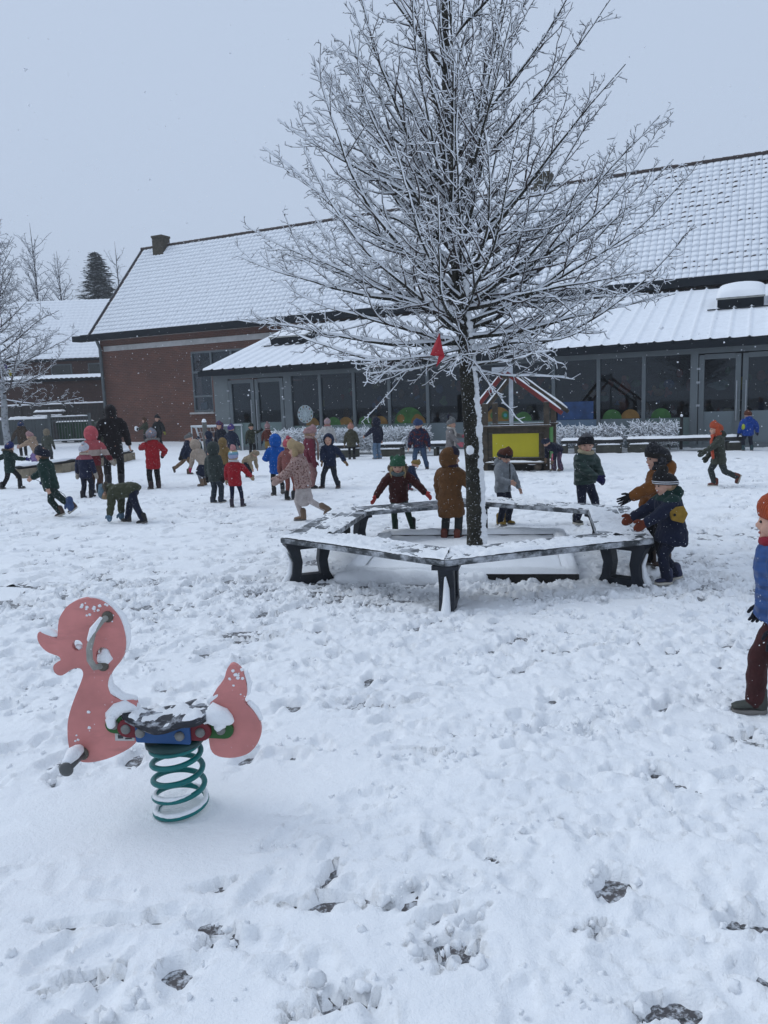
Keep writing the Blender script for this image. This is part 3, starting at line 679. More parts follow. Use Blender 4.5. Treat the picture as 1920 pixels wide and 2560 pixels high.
def bare_tree(name, label, base, trunk, limbs, seed, dens=1.0, snow=(0.55, 0.0041), seg=0.11, twig_r=0.0027, scale=1.0, bark=None, twigm=None, levels=3, snowm=None, env=None, group=None, sec_len=(0.32, 1.05), sec_gap=0.135, sec_ang=(32, 62), tw_gap=0.085, tw_len=(0.07, 0.26), big_snow=(1.0, 1.3), limbm=None):
    rr = random.Random(seed); root = thing(name, label, 'tree', base, 0.0, group)
    big, bigr, sec, secr, twg, twr = [], [], [], [], [], []
    def clip(pts):
        if env is None: return pts
        for i, q in enumerate(pts):
            if math.hypot(q[0], q[1]) > env(q): return pts[:max(3, i)]
        return pts
    def twigs(path, r0, start, gap, lmin, lmax, depth):
        acc = 0; sgn = 1; tot = len(path)
        seglen = math.dist(path[0], path[1]); total = seglen*(tot-1); s = start*total
        while s < total:
            i = min(int(s/seglen), tot-2); fr = s/seglen-i; a, b = path[i], path[i+1]
            p = tuple(a[q]+(b[q]-a[q])*fr for q in range(3)); t = tuple((b[q]-a[q])/seglen for q in range(3))
            L = rr.uniform(lmin, lmax)*(1.0-0.45*s/total)
            d = side_dirs(t, rr, rad(rr.uniform(38, 72)), sgn, 0.75); sgn = -sgn
            pts = branch(p, d, L, 0.045*scale, 0.30, 0.07, rr)
            twg.append(pts); twr.append(lerp_r(min(r0, twig_r*1.15), twig_r*0.62, len(pts)))
            if depth > 0 and len(pts) > 2: twigs(pts, twig_r, 0.3, gap*0.95, lmin*0.42, lmax*0.42, depth-1)
            s += gap*rr.uniform(0.6, 1.4)/dens
    for (p, d, L, r0, up, wander) in limbs:
        pts = clip(branch(p, d, L, seg*scale, wander, up, rr)); big.append(pts); n = len(pts); L = seg*scale*(n-1); R = [twig_r*1.2+(r0-twig_r*1.2)*(1-i/(n-1))**1.45 for i in range(n)]; bigr.append(R)
        seglen = L/(n-1); s = 0.16*L; sgn = 1
        while s < L*0.97:
            i = min(int(s/seglen), n-2); a, b = pts[i], pts[i+1]; t = tuple((b[q]-a[q])/seglen for q in range(3))
            f = s/L; Ls = rr.uniform(*sec_len)*scale*(1.0-0.72*f)*(0.55+0.45*min(1, f*5))
            dd = side_dirs(t, rr, rad(rr.uniform(*sec_ang)), sgn, 0.8); sgn = -sgn
            sp = clip(branch(a, dd, Ls, 0.085*scale, 0.15, 0.055, rr)); sec.append(sp); r1 = min(R[i]*0.7, 0.012*scale)
            secr.append(lerp_r(r1, twig_r*0.9, len(sp)))
            twigs(sp, r1, 0.10, tw_gap*scale, tw_len[0]*scale, tw_len[1]*scale, levels-2)
            s += sec_gap*scale*rr.uniform(0.6, 1.4)/dens
        twigs(pts, twig_r, 0.2, tw_gap*1.2*scale, tw_len[0]*scale, tw_len[1]*0.9*scale, 0)
    tp, tr_ = trunk
    zt = np.linspace(0, tp[-1][2], 90); zk = [q[2] for q in tp]; g = Geo(); g.tube([(np.interp(z, zk, [q[0] for q in tp]), np.interp(z, zk, [q[1] for q in tp]), z) for z in zt], [float(np.interp(z, zk, tr_)) for z in zt], 16, rnd=0.055, ends=False); g.build('trunk', bark or BARK, root)
    V, F = tubes_np(big, bigr, 7); np_mesh('limbs', V, F, limbm or bark or BARK, root)['kind'] = 'stuff'
    V, F = tubes_np(sec, secr, 5); np_mesh('branches', V, F, twigm or TWIG, root)['kind'] = 'stuff'
    V, F = tubes_np(twg, twr, 4); np_mesh('twigs', V, F, twigm or TWIG, root)['kind'] = 'stuff'
    SM = snowm or SNOW_T
    if snow:
        V1, F1 = tubes_np(big, bigr, 6, (snow[0]*big_snow[0], snow[1]*big_snow[1])); V2, F2 = tubes_np(sec, secr, 5, (snow[0], snow[1])); V3, F3 = tubes_np(twg, twr, 4, (snow[0], snow[1]*0.86))
        np_mesh('snow_on_branches', np.concatenate([V1, V2, V3]), np.concatenate([F1, F2+len(V1), F3+len(V1)+len(V2)]), SM, root)['kind'] = 'stuff'
    return root, len(twg)

def main_tree():
    rr = random.Random(21); base = Vector((0.87, 7.32, 0.0)); hgt = 7.6
    def axis(z): return (-0.035*z+0.03*math.sin(z*1.3), 0.02*z, z)
    zs = [0.0, 0.08, 0.3, 0.8, 1.4, 2.0, 2.6, 3.2, 4.0, 5.0, 6.0, 7.0, 7.6]
    rs = [0.125, 0.092, 0.078, 0.072, 0.069, 0.066, 0.056, 0.060, 0.045, 0.032, 0.020, 0.010, 0.004]
    limbs = []; az = 0.4
    def crown(q):
        s = math.atan2(q[1], q[0]); k = 0.5+0.5*math.cos(s); z = q[2]
        lf = np.interp(z, [1.6, 2.2, 2.7, 3.3, 3.9, 4.5, 5.0, 6.0, 7.5], [1.7, 2.3, 2.4, 2.25, 1.8, 1.55, 1.25, 0.85, 0.2]); rt = np.interp(z, [1.6, 2.2, 2.7, 3.3, 3.9, 4.5, 5.0, 6.0, 7.5], [1.5, 1.9, 2.05, 2.15, 2.1, 1.9, 1.5, 0.85, 0.2])
        return (lf*(1-k)+rt*k)*(1.0+0.08*math.sin(7*s+z*3))*(1-0.22*max(0, -math.sin(s)))
    def add(z, el, L, r, up, wd, jitter=0.35):
        nonlocal az
        az += 2.39996+rr.uniform(-jitter, jitter)
        d = (math.cos(az)*math.cos(el), math.sin(az)*math.cos(el), math.sin(el)); limbs.append((axis(z), d, L, r, up, wd))
    for i in range(15): add(1.95+0.75*i/15, rad(rr.uniform(-6, 18)), rr.uniform(1.8, 2.45), rr.uniform(0.015, 0.022), 0.030, 0.055)
    for i in range(25): add(2.1+1.4*i/25, rad(rr.uniform(10, 42)), rr.uniform(2.0, 2.75)-0.3*i/30, rr.uniform(0.016, 0.025), 0.036, 0.050)
    for i in range(13): add(2.4+1.3*i/13, rad(rr.uniform(56, 78)), rr.uniform(2.7, 3.8), rr.uniform(0.016, 0.025), 0.012, 0.045)
    for i in range(14): add(3.4+3.0*i/14, rad(rr.uniform(40, 64)), 2.2-1.2*i/14+rr.uniform(-0.2, 0.2), rr.uniform(0.012, 0.020), 0.020, 0.055)
    # the long low limb on the camera's left and its partner on the right
    limbs.append((axis(2.1), (-0.97, -0.2, 0.02), 2.5, 0.027, 0.026, 0.05)); limbs.append((axis(2.35), (-0.9, 0.1, 0.42), 2.7, 0.028, 0.012, 0.05))
    limbs.append((axis(2.2), (0.80, 0.1, 0.60), 2.4, 0.028, 0.012, 0.06)); limbs.append((axis(2.0), (0.97, 0.1, 0.18), 2.3, 0.028, 0.02, 0.05))
    for k in range(6): a = rr.uniform(-0.6, 0.6); el = rad(2+6*k); limbs.append((axis(2.0+0.14*k), (math.cos(a)*math.cos(el), math.sin(a)*math.cos(el), math.sin(el)), 2.3, 0.018, 0.022, 0.05))
    for k in range(7): a = math.pi+rr.uniform(-0.9, 0.7); el = rad(26+5*k); limbs.append((axis(2.35+0.22*k), (math.cos(a)*math.cos(el), math.sin(a)*math.cos(el), math.sin(el)), 2.7-0.1*k, 0.020, 0.014, 0.05))
    for i in range(7):                                      # drooping shoots low on the stem
        a = rr.uniform(0, 6.28); limbs.append((axis(1.85+0.05*i), (math.cos(a), math.sin(a), -0.12), rr.uniform(0.9, 1.6), 0.012, 0.012, 0.09))
    root, n = bare_tree('lime_tree', 'large leafless tree with snow along every twig, growing inside the hexagonal bench', base, ([axis(z) for z in zs], rs), limbs, 5, dens=1.0, env=crown, sec_gap=0.15, sec_ang=(24, 48), sec_len=(0.3, 1.0), tw_gap=0.062, tw_len=(0.05, 0.17), big_snow=(1.15, 2.0))
    # snow driven against one side of the trunk, ragged edges
    nz, na = 420, 26; Z = np.linspace(0.05, 2.9, nz); A = np.linspace(-1, 1, na)
    ZZ, AA = np.meshgrid(Z, A, indexing='ij'); r = np.interp(ZZ, zs, rs)
    wdt = 0.54+0.9*(fbm(ZZ*7, AA*0+3, 3)-0.5)+0.9*(fbm(ZZ*30, np.sign(AA)*7.0, 2)-0.5)
    ph = rad(-8)+AA*wdt; th = 0.034*np.clip(1-AA**2, 0, 1)**0.5*(0.1+1.7*fbm(ZZ*22, AA*3+8, 4, 0.65))
    rr_ = r*1.03+th-0.004
    P = np.stack([np.interp(ZZ, zs, [axis(z)[0] for z in zs])+rr_*np.cos(ph), np.interp(ZZ, zs, [axis(z)[1] for z in zs])+rr_*np.sin(ph), ZZ], -1)
    np_mesh('snow_on_trunk', P.reshape(-1, 3), grid_faces(na, nz), SNOW, root)
    # sawn-off branch stub on the camera side
    s = Geo(); s.tube([(-0.04, -0.05, 1.06), (-0.05, -0.14, 1.11)], [0.045, 0.04], 9); s.build('branch_stub', BARK, root)
    b = Geo(); b.tube([(-0.05, -0.15, 1.10), (-0.05, -0.16, 1.12)], [0.04, 0.035], 9, rnd=0.15); b.build('snow_on_stub', SNOW, root)
    return root
main_tree()

def side_tree(name, label, base, hgt, spread, seed, z0, nl, scale, snow, bark, snowm=None, r0=0.14, twig_r=0.006, dens=0.8, lean=0.0, elev=(8, 60), twigm=None, levels=2, group=None, droop=0.0, limbm=None):
    rr = random.Random(seed); az = rr.uniform(0, 6)
    zs = [0, 0.25, z0*0.6, z0, z0+(hgt-z0)*0.35, z0+(hgt-z0)*0.7, hgt]; rs = [r0*1.3, r0, r0*0.92, r0*0.85, r0*0.5, r0*0.25, 0.01]
    tp = [(lean*z+0.04*math.sin(z*2+seed), 0.03*math.sin(z+seed), z) for z in zs]; limbs = []
    for i in range(nl):
        f = (i+0.5)/nl; z = z0+(hgt-z0)*0.86*f; az += 2.4+rr.uniform(-0.4, 0.4); el = rad(elev[0]+(elev[1]-elev[0])*f+rr.uniform(-8, 8))
        L = spread*(1-0.72*f)*rr.uniform(0.8, 1.1)
        limbs.append(((lean*z, 0, z), (math.cos(az)*math.cos(el), math.sin(az)*math.cos(el), math.sin(el)), L, r0*0.34*(1-0.6*f), 0.03-droop, 0.07))
    return bare_tree(name, label, base, (tp, rs), limbs, seed, dens=dens, snow=snow, seg=0.16, twig_r=twig_r, scale=scale, bark=bark, levels=levels, snowm=snowm, sec_len=(0.4, 1.3), twigm=twigm, group=group, limbm=limbm)
b = gp(22, 1124); side_tree('snowy_tree', 'white snow-plastered tree with upswept twigs at the left edge of the yard', (b.x, b.y, 0), 9.7, 4.6, 3, 2.0, 50, 1.7, (0.55, 0.0058), BARK_W, limbm=TWIG, r0=0.15, twig_r=0.0075, dens=0.9, elev=(-4, 62), levels=3)
GREYTW = mat('hazy_twig', (0.075, 0.075, 0.085), 0.9, 0.2)
def far_base(u, d): x = (u-960)/FPX*d; return (x, d, 0)
side_tree('bare_tree', 'tall bare tree farthest left behind the neighbouring roof', far_base(140, 66), 17.0, 4.2, 8, 3.5, 30, 2.4, (0.6, 0.012), GREYTW, r0=0.25, twig_r=0.012, dens=0.7, elev=(25, 70), twigm=GREYTW, group='trees beyond the school')
side_tree('bare_tree', 'rounded bare tree between the snowy neighbour roof and the conifer', far_base(196, 70), 15.5, 4.4, 9, 3.5, 30, 2.4, (0.6, 0.012), GREYTW, r0=0.25, twig_r=0.012, dens=0.7, elev=(25, 70), twigm=GREYTW, group='trees beyond the school')
side_tree('bare_tree', 'thin bare tree just left of the school gable', far_base(338, 82), 18.6, 2.6, 10, 6.0, 26, 2.2, (0.5, 0.010), GREYTW, r0=0.2, twig_r=0.012, dens=0.5, elev=(20, 45), twigm=GREYTW, group='trees beyond the school')
def conifer(base, hgt, rmax, seed):
    rr = random.Random(seed); root = thing('conifer_tree', 'dark grey-green conifer beyond the left end of the school roof', 'tree', base, 0.0, 'trees beyond the school')
    g = Geo(); g.tube([(0, 0, 0), (0, 0, hgt*0.6), (0, 0, hgt)], [0.3, 0.15, 0.02], 8); g.build('trunk', GREYTW, root)
    V = []; F = []; MI = []; k = 0
    for i in range(300):
        f = (i/300)**0.85; z = hgt*(0.18+0.81*f); az = i*2.4; L = rmax*(1-f)**0.75*rr.uniform(0.65, 1.12)+0.15
        for q in range(int(10+L*12)):
            s = rr.uniform(0.1, 1)*L; x, y = math.cos(az)*s, math.sin(az)*s; zz = z-0.16*s+0.03*s*s+rr.gauss(0, 0.08)
            x += rr.gauss(0, 0.16*(1+s*0.3)); y += rr.gauss(0, 0.16*(1+s*0.3)); w_ = rr.uniform(0.2, 0.45); a2 = az+rr.gauss(0, 0.6)
            ux, uy = math.cos(a2)*w_, math.sin(a2)*w_; vx, vy = -math.sin(a2)*w_*0.3, math.cos(a2)*w_*0.3; t = rr.uniform(-0.12, 0.02)
            V += [(x-ux-vx, y-uy-vy, zz), (x+ux-vx, y+uy-vy, zz+t), (x+ux+vx, y+uy+vy, zz+t), (x-ux+vx, y-uy+vy, zz-rr.uniform(0.02, 0.1))]; F.append((k, k+1, k+2, k+3)); k += 4
            MI.append(1 if rr.random() < 0.30 else 0)
    np_mesh('crown', np.array(V), np.array(F), [mat('hazy_needles', (0.055, 0.07, 0.07), 0.9, 0.3, 2), SNOW_T], root, False, MI)  # needle colour lightened to put the haze of distance into it
conifer(far_base(288, 78), 16.9, 4.3, 4)

# ------------------------------------------------------------------ hexagonal bench round the tree
BPL = mat('dark_recycled_plank', (0.045, 0.052, 0.058), 0.5, 0.25, 10, 0.25, 30, 0.01, dirt=((0.46, 0.48, 0.51), (7, 7, 9), (0.44, 0.64)))
BLEG = mat('navy_black_leg', (0.010, 0.014, 0.022), 0.5, 0.25, 8, 0.2, 20, flecks=0.74)
bn = thing('hexagonal_bench', 'dark hexagonal bench with curved legs standing round the big tree', 'bench', BENCH_C)
SEAT = 0.425
def hexpt(i, r): a = BENCH_A+i*math.pi/3; return Vector((math.cos(a)*r, math.sin(a)*r, 0))
for i in range(6):
    for j in range(3):
        ra_, rb_ = BENCH_R-0.50+j*0.168, BENCH_R-0.50+j*0.168+0.158
        p = [hexpt(i, ra_), hexpt(i+1, ra_), hexpt(i+1, rb_), hexpt(i, rb_)]
        mid = (p[0]+p[1])/2; gap = (p[1]-p[0]).normalized()*0.0012
        p = [p[0]+gap, p[1]-gap, p[2]-gap, p[3]+gap]
        g = Geo(); g.prism([q+Vector((0, 0, SEAT-0.045)) for q in p], (0, 0, 0.045)); bevel(g.build('plank', BPL, bn, False), 0.007)
    # snow left on the seat
    nx, ny = 130, 34; S, Wd = np.meshgrid(np.linspace(0.0, 1.0, nx), np.linspace(0.01, 0.99, ny))
    rr_ = BENCH_R-0.50+Wd*0.495
    a0, a1 = hexpt(i, 1.0), hexpt(i+1, 1.0)
    X = (a0.x*(1-S)+a1.x*S)*rr_; Y = (a0.y*(1-S)+a1.y*S)*rr_
    cov = (0.57, 0.57, 0.55, 0.44, 0.46, 0.61)[i]
    n1 = fbm(X*3.2+i*9, Y*3.2+4, 3); n2 = fbm(X*17+i*5, Y*17, 4, 0.6)
    h_ = (n1*0.55+n2*0.45-(1-cov))*0.16
    h_ = np.clip(h_*0.8, -0.004, 0.035)*np.clip(np.minimum(Wd, 1-Wd)*14, 0.25, 1)
    np_mesh('seat_snow', np.stack([X, Y, SEAT+0.003+h_-0.002*(h_ <= 0)], -1).reshape(-1, 3), grid_faces(nx, ny), SNOW, bn)
    # leg: waisted frame with a window, standing radially under the corner
    d = hexpt(i, 1.0); d.normalize(); n_ = Vector((-d.y, d.x, 0)); ce = hexpt(i, BENCH_R-0.26)
    outer = [(-0.225, 0.375), (-0.185, 0.30), (-0.155, 0.20), (-0.168, 0.10), (-0.225, -0.02), (0.225, -0.02), (0.168, 0.10), (0.155, 0.20), (0.185, 0.30), (0.225, 0.375)]
    inner = [(-0.09, 0.315), (-0.072, 0.20), (-0.09, 0.08), (0.09, 0.08), (0.072, 0.20), (0.09, 0.315)]
    bm = bmesh.new()
    def lp(pts): 
        vs = [bm.verts.new(ce+d*a+Vector((0, 0, z))) for a, z in pts]; return [bm.edges.new((vs[k], vs[(k+1) % len(vs)])) for k in range(len(vs))]
    es = lp(outer)+lp(inner); bmesh.ops.triangle_fill(bm, edges=es, use_beauty=True)
    ext = bmesh.ops.extrude_face_region(bm, geom=bm.faces[:]); bmesh.ops.translate(bm, verts=[v for v in ext['geom'] if isinstance(v, bmesh.types.BMVert)], vec=n_*0.115)
    bmesh.ops.translate(bm, verts=bm.verts[:], vec=-n_*0.0575); bmesh.ops.recalc_face_normals(bm, faces=bm.faces[:])
    me = bpy.data.meshes.new('leg'); bm.to_mesh(me); bm.free(); me.materials.append(BLEG); bevel(link('leg', me, bn), 0.006)
    q = Geo(); q.box(ce+Vector((0, 0, 0.362)), (0.44, 0.20, 0.03), math.atan2(d.y, d.x)); q.build('bracket', BLEG, bn, False)
    for sgn in (1,):
        b_ = Geo(); rf = random.Random(i); o_ = ce+d*0.20
        b_.tube([o_+d*0.03+Vector((0, 0, 0.02)), o_-d*0.015+Vector((0, 0, 0.10)), o_-d*0.03+Vector((0, 0, 0.20)), o_-d*0.0+Vector((0, 0, 0.29))], [0.034, 0.028, 0.02, 0.008], 8, rnd=0.25); b_.build('snow_on_leg', SNOW, bn)
# square timber edging  round the trunk, under snow
fr = thing('tree_pit_edging', 'low square timber edging under snow round the foot of the big tree', 'edging', (0.80, 7.52, 0), rad(-10))
nx = 70; X, Y = np.meshgrid(np.linspace(-0.93, 0.93, nx), np.linspace(-0.93, 0.93, nx)); np_mesh('snow_fill', np.stack([X, Y, 0.060+0.03*fbm(X*5, Y*5, 3)], -1).reshape(-1, 3), grid_faces(nx, nx), SNOW, fr)
for k in range(4):
    M = Matrix.Rotation(k*math.pi/2, 4, 'Z'); q = Geo(); q.box((0, -0.96, 0.035), (2.04, 0.11, 0.12)); o = q.build('timber', mat('wet_black_timber', (0.018, 0.017, 0.016), 0.7, 0.3), fr, False); o.matrix_local = M; bevel(o, 0.01)
    s = snow_strip('snow_on_timber', (-1.02, -0.96, 0.093), (1.02, -0.96, 0.093), 0.14, 0.045, fr, seed=k+1.0, res=0.025); s.matrix_local = M
for x0, x1, rr_ in ((-1.04, -0.12, 0.085), (-0.05, 0.2, 0.06)):
    n = 12; blob('snow_drift', [(x0+(x1-x0)*i/n, -1.04, 0.045) for i in range(n+1)], [rr_*random.uniform(0.7, 1.1) for i in range(n+1)], fr, rnd=0.18)
# ------------------------------------------------------------------ spring rider (duck)
PINK = mat('faded_pink_board', (0.60, 0.225, 0.205), 0.55, 0.14, 4, 0.2, 60, 0.004, flecks=0.70, dirt=((0.50, 0.19, 0.175), (3, 3, 12)))
RUB = mat('dark_seat_board', (0.022, 0.024, 0.032), 0.6, 0.25, 14, 0.3, 60, 0.006, dirt=((0.62, 0.65, 0.70), (9, 9, 40)))
TEAL = mat('teal_spring_paint', (0.0, 0.15, 0.145), 0.35, 0.12, 8, 0.05, 40)
GREYP = mat('grey_plastic_cap', (0.20, 0.20, 0.19), 0.55, 0.15, 30)
rd = thing('spring_rider', 'pink duck-shaped spring rider on a teal coil spring, dusted with snow', 'spring rider', (-0.851, 2.843, 0))
DY = -0.045
body = [(-0.256, 0.911), (-0.216, 0.904), (-0.183, 0.882), (-0.157, 0.848), (-0.14, 0.809), (-0.132, 0.767), (-0.135, 0.719), (-0.148, 0.683), (-0.168, 0.653), (-0.191, 0.63), (-0.207, 0.606), (-0.216, 0.576), (-0.213, 0.545), (-0.197, 0.523), (-0.169, 0.51), (-0.139, 0.51), (-0.119, 0.508), (-0.113, 0.493), (-0.116, 0.474), (-0.112, 0.43), (-0.113, 0.387), (-0.117, 0.359), (-0.127, 0.34), (-0.15, 0.319), (-0.187, 0.299), (-0.236, 0.279), (-0.285, 0.267), (-0.327, 0.264), (-0.361, 0.274), (-0.381, 0.303), (-0.387, 0.335), (-0.387, 0.385), (-0.381, 0.434), (-0.365, 0.483), (-0.343, 0.532), (-0.325, 0.568), (-0.311, 0.598), (-0.303, 0.622), (-0.31, 0.64), (-0.33, 0.644), (-0.351, 0.636), (-0.37, 0.623), (-0.388, 0.614), (-0.405, 0.62), (-0.415, 0.635), (-0.415, 0.654), (-0.404, 0.665), (-0.389, 0.669), (-0.383, 0.68), (-0.389, 0.691), (-0.409, 0.699), (-0.431, 0.709), (-0.45, 0.728), (-0.462, 0.752), (-0.463, 0.776), (-0.455, 0.789), (-0.441, 0.789), (-0.422, 0.778), (-0.402, 0.765), (-0.39, 0.761), (-0.385, 0.776), (-0.382, 0.806), (-0.375, 0.836), (-0.361, 0.859), (-0.339, 0.885), (-0.308, 0.902), (-0.282, 0.909)]
tail = [(0.254, 0.639), (0.277, 0.63), (0.296, 0.605), (0.305, 0.574), (0.309, 0.531), (0.304, 0.507), (0.291, 0.486), (0.305, 0.47), (0.327, 0.45), (0.343, 0.419), (0.353, 0.381), (0.349, 0.344), (0.33, 0.307), (0.299, 0.277), (0.256, 0.263), (0.215, 0.262), (0.174, 0.272), (0.154, 0.295), (0.15, 0.333), (0.15, 0.364), (0.156, 0.445), (0.165, 0.488), (0.185, 0.53), (0.211, 0.56), (0.227, 0.583), (0.235, 0.614)]
def smooth_loop(p, it=2):
    for _ in range(it):
        q = []
        for i in range(len(p)):
            a, b = p[i], p[(i+1) % len(p)]
            q += [(a[0]*0.75+b[0]*0.25, a[1]*0.75+b[1]*0.25), (a[0]*0.25+b[0]*0.75, a[1]*0.25+b[1]*0.75)]
        p = q
    return p
def board(name, outline, holes, y0, th, m, parent):
    bm = bmesh.new(); es = []
    for pts in [outline]+holes:
        vs = [bm.verts.new((x, y0, z)) for x, z in pts]; es += [bm.edges.new((vs[k], vs[(k+1) % len(vs)])) for k in range(len(vs))]
    bmesh.ops.triangle_fill(bm, edges=es, use_beauty=True)
    ext = bmesh.ops.extrude_face_region(bm, geom=bm.faces[:]); bmesh.ops.translate(bm, verts=[v for v in ext['geom'] if isinstance(v, bmesh.types.BMVert)], vec=(0, th, 0))
    bmesh.ops.recalc_face_normals(bm, faces=bm.faces[:]); me = bpy.data.meshes.new(name); bm.to_mesh(me); bm.free(); me.materials.append(m)
    return bevel(link(name, me, parent), 0.005, 2)
def disc(cx, cz, r, n=18, sx=1.0): return [(cx+r*sx*math.cos(2*math.pi*i/n), cz+r*math.sin(2*math.pi*i/n)) for i in range(n)]
bp = board('duck_body_panel', smooth_loop(body, 1), [disc(-0.316, 0.731, 0.021, 18, 0.95), disc(-0.222, 0.690, 0.030, 18, 0.9)], DY-0.012, 0.026, PINK, rd)
tp_ = board('duck_tail_panel', smooth_loop(tail, 1), [], DY-0.012, 0.026, PINK, rd)
def stadium(x0, z0, x1, z1, r):
    d = Vector((x1-x0, z1-z0)).normalized(); n = Vector((-d.y, d.x)); out_ = []
    for c, s in (((x1, z1), -1), ((x0, z0), 1)):
        for i in range(9):
            a = math.pi*i/8-math.pi/2 if s < 0 else math.pi*i/8+math.pi/2
            out_.append((c[0]+r*(d.x*math.cos(a)+n.x*math.sin(a)), c[1]+r*(d.y*math.cos(a)+n.y*math.sin(a))))
    return out_
GRN2, RED2, BLU2 = mat('green_bracket', (0.02, 0.10, 0.02), 0.5, 0.1, 8), mat('red_bracket', (0.16, 0.012, 0.02), 0.5, 0.1, 8), mat('blue_bracket', (0.015, 0.075, 0.22), 0.5, 0.12, 8, flecks=0.74)
for sgn in (-1, 1):
    y = DY-0.012-0.016 if sgn < 0 else DY+0.014
    board('green_bracket', stadium(-0.200, 0.419, 0.216, 0.381, 0.034), [], y-0.0005, 0.0155, GRN2, rd)
    y += 0.016*sgn; board('red_bracket', stadium(-0.148, 0.410, 0.133, 0.385, 0.036), [], y, 0.0155, RED2, rd)
    y += 0.016*sgn; board('blue_bracket', [(-0.112, 0.430), (-0.112, 0.364), (-0.105, 0.359), (0.090, 0.343), (0.093, 0.350), (0.093, 0.412), (0.088, 0.416)], [], y, 0.0155, BLU2, rd)
    for (bx, bz, st) in ((-0.2, 0.421, 1), (-0.151, 0.408, 2), (-0.093, 0.398, 3), (0.054, 0.38, 3), (0.128, 0.384, 2), (0.202, 0.384, 1)):
        yy = (DY-0.012-0.016*st-0.002) if sgn < 0 else (DY+0.014+0.016*st+0.002)
        q = Geo(); q.ell((bx, yy, bz), (0.019, 0.012, 0.019)); q.build('bolt_cap', GREYP, rd)
# seat: waisted dipped board
nx, ny = 40, 16; V = []
for k, dz in ((0, 0.0), (1, -0.026)):
    for j in range(ny):
        for i in range(nx):
            s = i/(nx-1); x = -0.175+0.34*s; wv_ = 0.040+0.068*min(1, max(0, (s-0.02)/0.42))**1.3
            wv_ *= 1-max(0, (s-0.80)/0.20)**3*0.6; wv_ *= min(1, (s/0.05)**0.5*0.6+0.4)
            t = -1+2*j/(ny-1); z = 0.486-0.042*math.sin(min(1, s*1.35)*math.pi)*0.6+0.020*max(0, s-0.55)*2-0.03*s-0.014*t*t
            V.append((x, DY+t*wv_, z+dz))
F = [tuple(q) for q in grid_faces(nx, ny)]+[tuple(q[::-1]+nx*ny) for q in grid_faces(nx, ny)]
bd = [j*nx for j in range(ny)]
loop_ = [i for i in range(nx)]+[j*nx+nx-1 for j in range(1, ny)]+[(ny-1)*nx+i for i in range(nx-2, -1, -1)]+[j*nx for j in range(ny-2, 0, -1)]
for a, b in zip(loop_, loop_[1:]+loop_[:1]): F.append((b, a, a+nx*ny, b+nx*ny))
g = Geo(); g.add(V, F); seat = g.build('seat', RUB, rd)
# snow lying on the seat (top copy of the seat, patchy)
Vt = np.array(V[:nx*ny]).reshape(ny, nx, 3); nn = fbm(Vt[..., 0]*18, Vt[..., 1]*22, 3, 0.55); n2 = fbm(Vt[..., 0]*70, Vt[..., 1]*90, 2)
hh = np.clip((nn-0.54)*0.10+(n2-0.5)*0.012, -0.004, 0.022); ed = np.clip(np.minimum(np.arange(ny)[:, None], ny-1-np.arange(ny)[:, None])*0.5, 0.3, 1)
Vt = Vt+np.array([0, 0, 1.0])*(hh*ed)[..., None]; np_mesh('snow_on_seat', Vt.reshape(-1, 3), grid_faces(nx, ny), SNOW, seat)
# spring
pts = []; N = 5*36+30
for i in range(N):
    t = i/(N-1); a = t*2*math.pi*4.9+2.4; z = 0.03+0.325*(t if t < 0.80 else 0.80+(t-0.80)*0.5)
    r = 0.091+0.008*(1-t); pts.append((0.014-0.006*t+r*math.cos(a), DY+0.03+r*math.sin(a), z))
g = Geo(); g.tube(pts, 0.0112, 10); g.build('coil_spring', TEAL, rd)
for k, (lo, hi) in enumerate(((0, 36), (46, 64))):
    seg_ = [(x, y, z+0.010) for x, y, z in pts[lo:hi]]
    blob('snow_on_coil', seg_, [0.0075*min(1, (i+1)/6, (len(seg_)-i)/6)+0.002 for i in range(len(seg_))], rd, rnd=0.22, sides=7)
g = Geo(); g.tube([(0.008, DY+0.03, 0.318), (0.008, DY+0.03, 0.338)], 0.112, 22, ends=False); g.build('top_plate', mat('spring_plate', (0.01, 0.05, 0.05), 0.5), rd)
g = Geo(); g.tube([(0.014, DY+0.03, 0.0), (0.014, DY+0.03, 0.022)], 0.118, 22, ends=False); g.build('base_plate', mat('spring_plate_snow', (0.05, 0.08, 0.08), 0.6, snow=(0.5, 0.7)), rd)
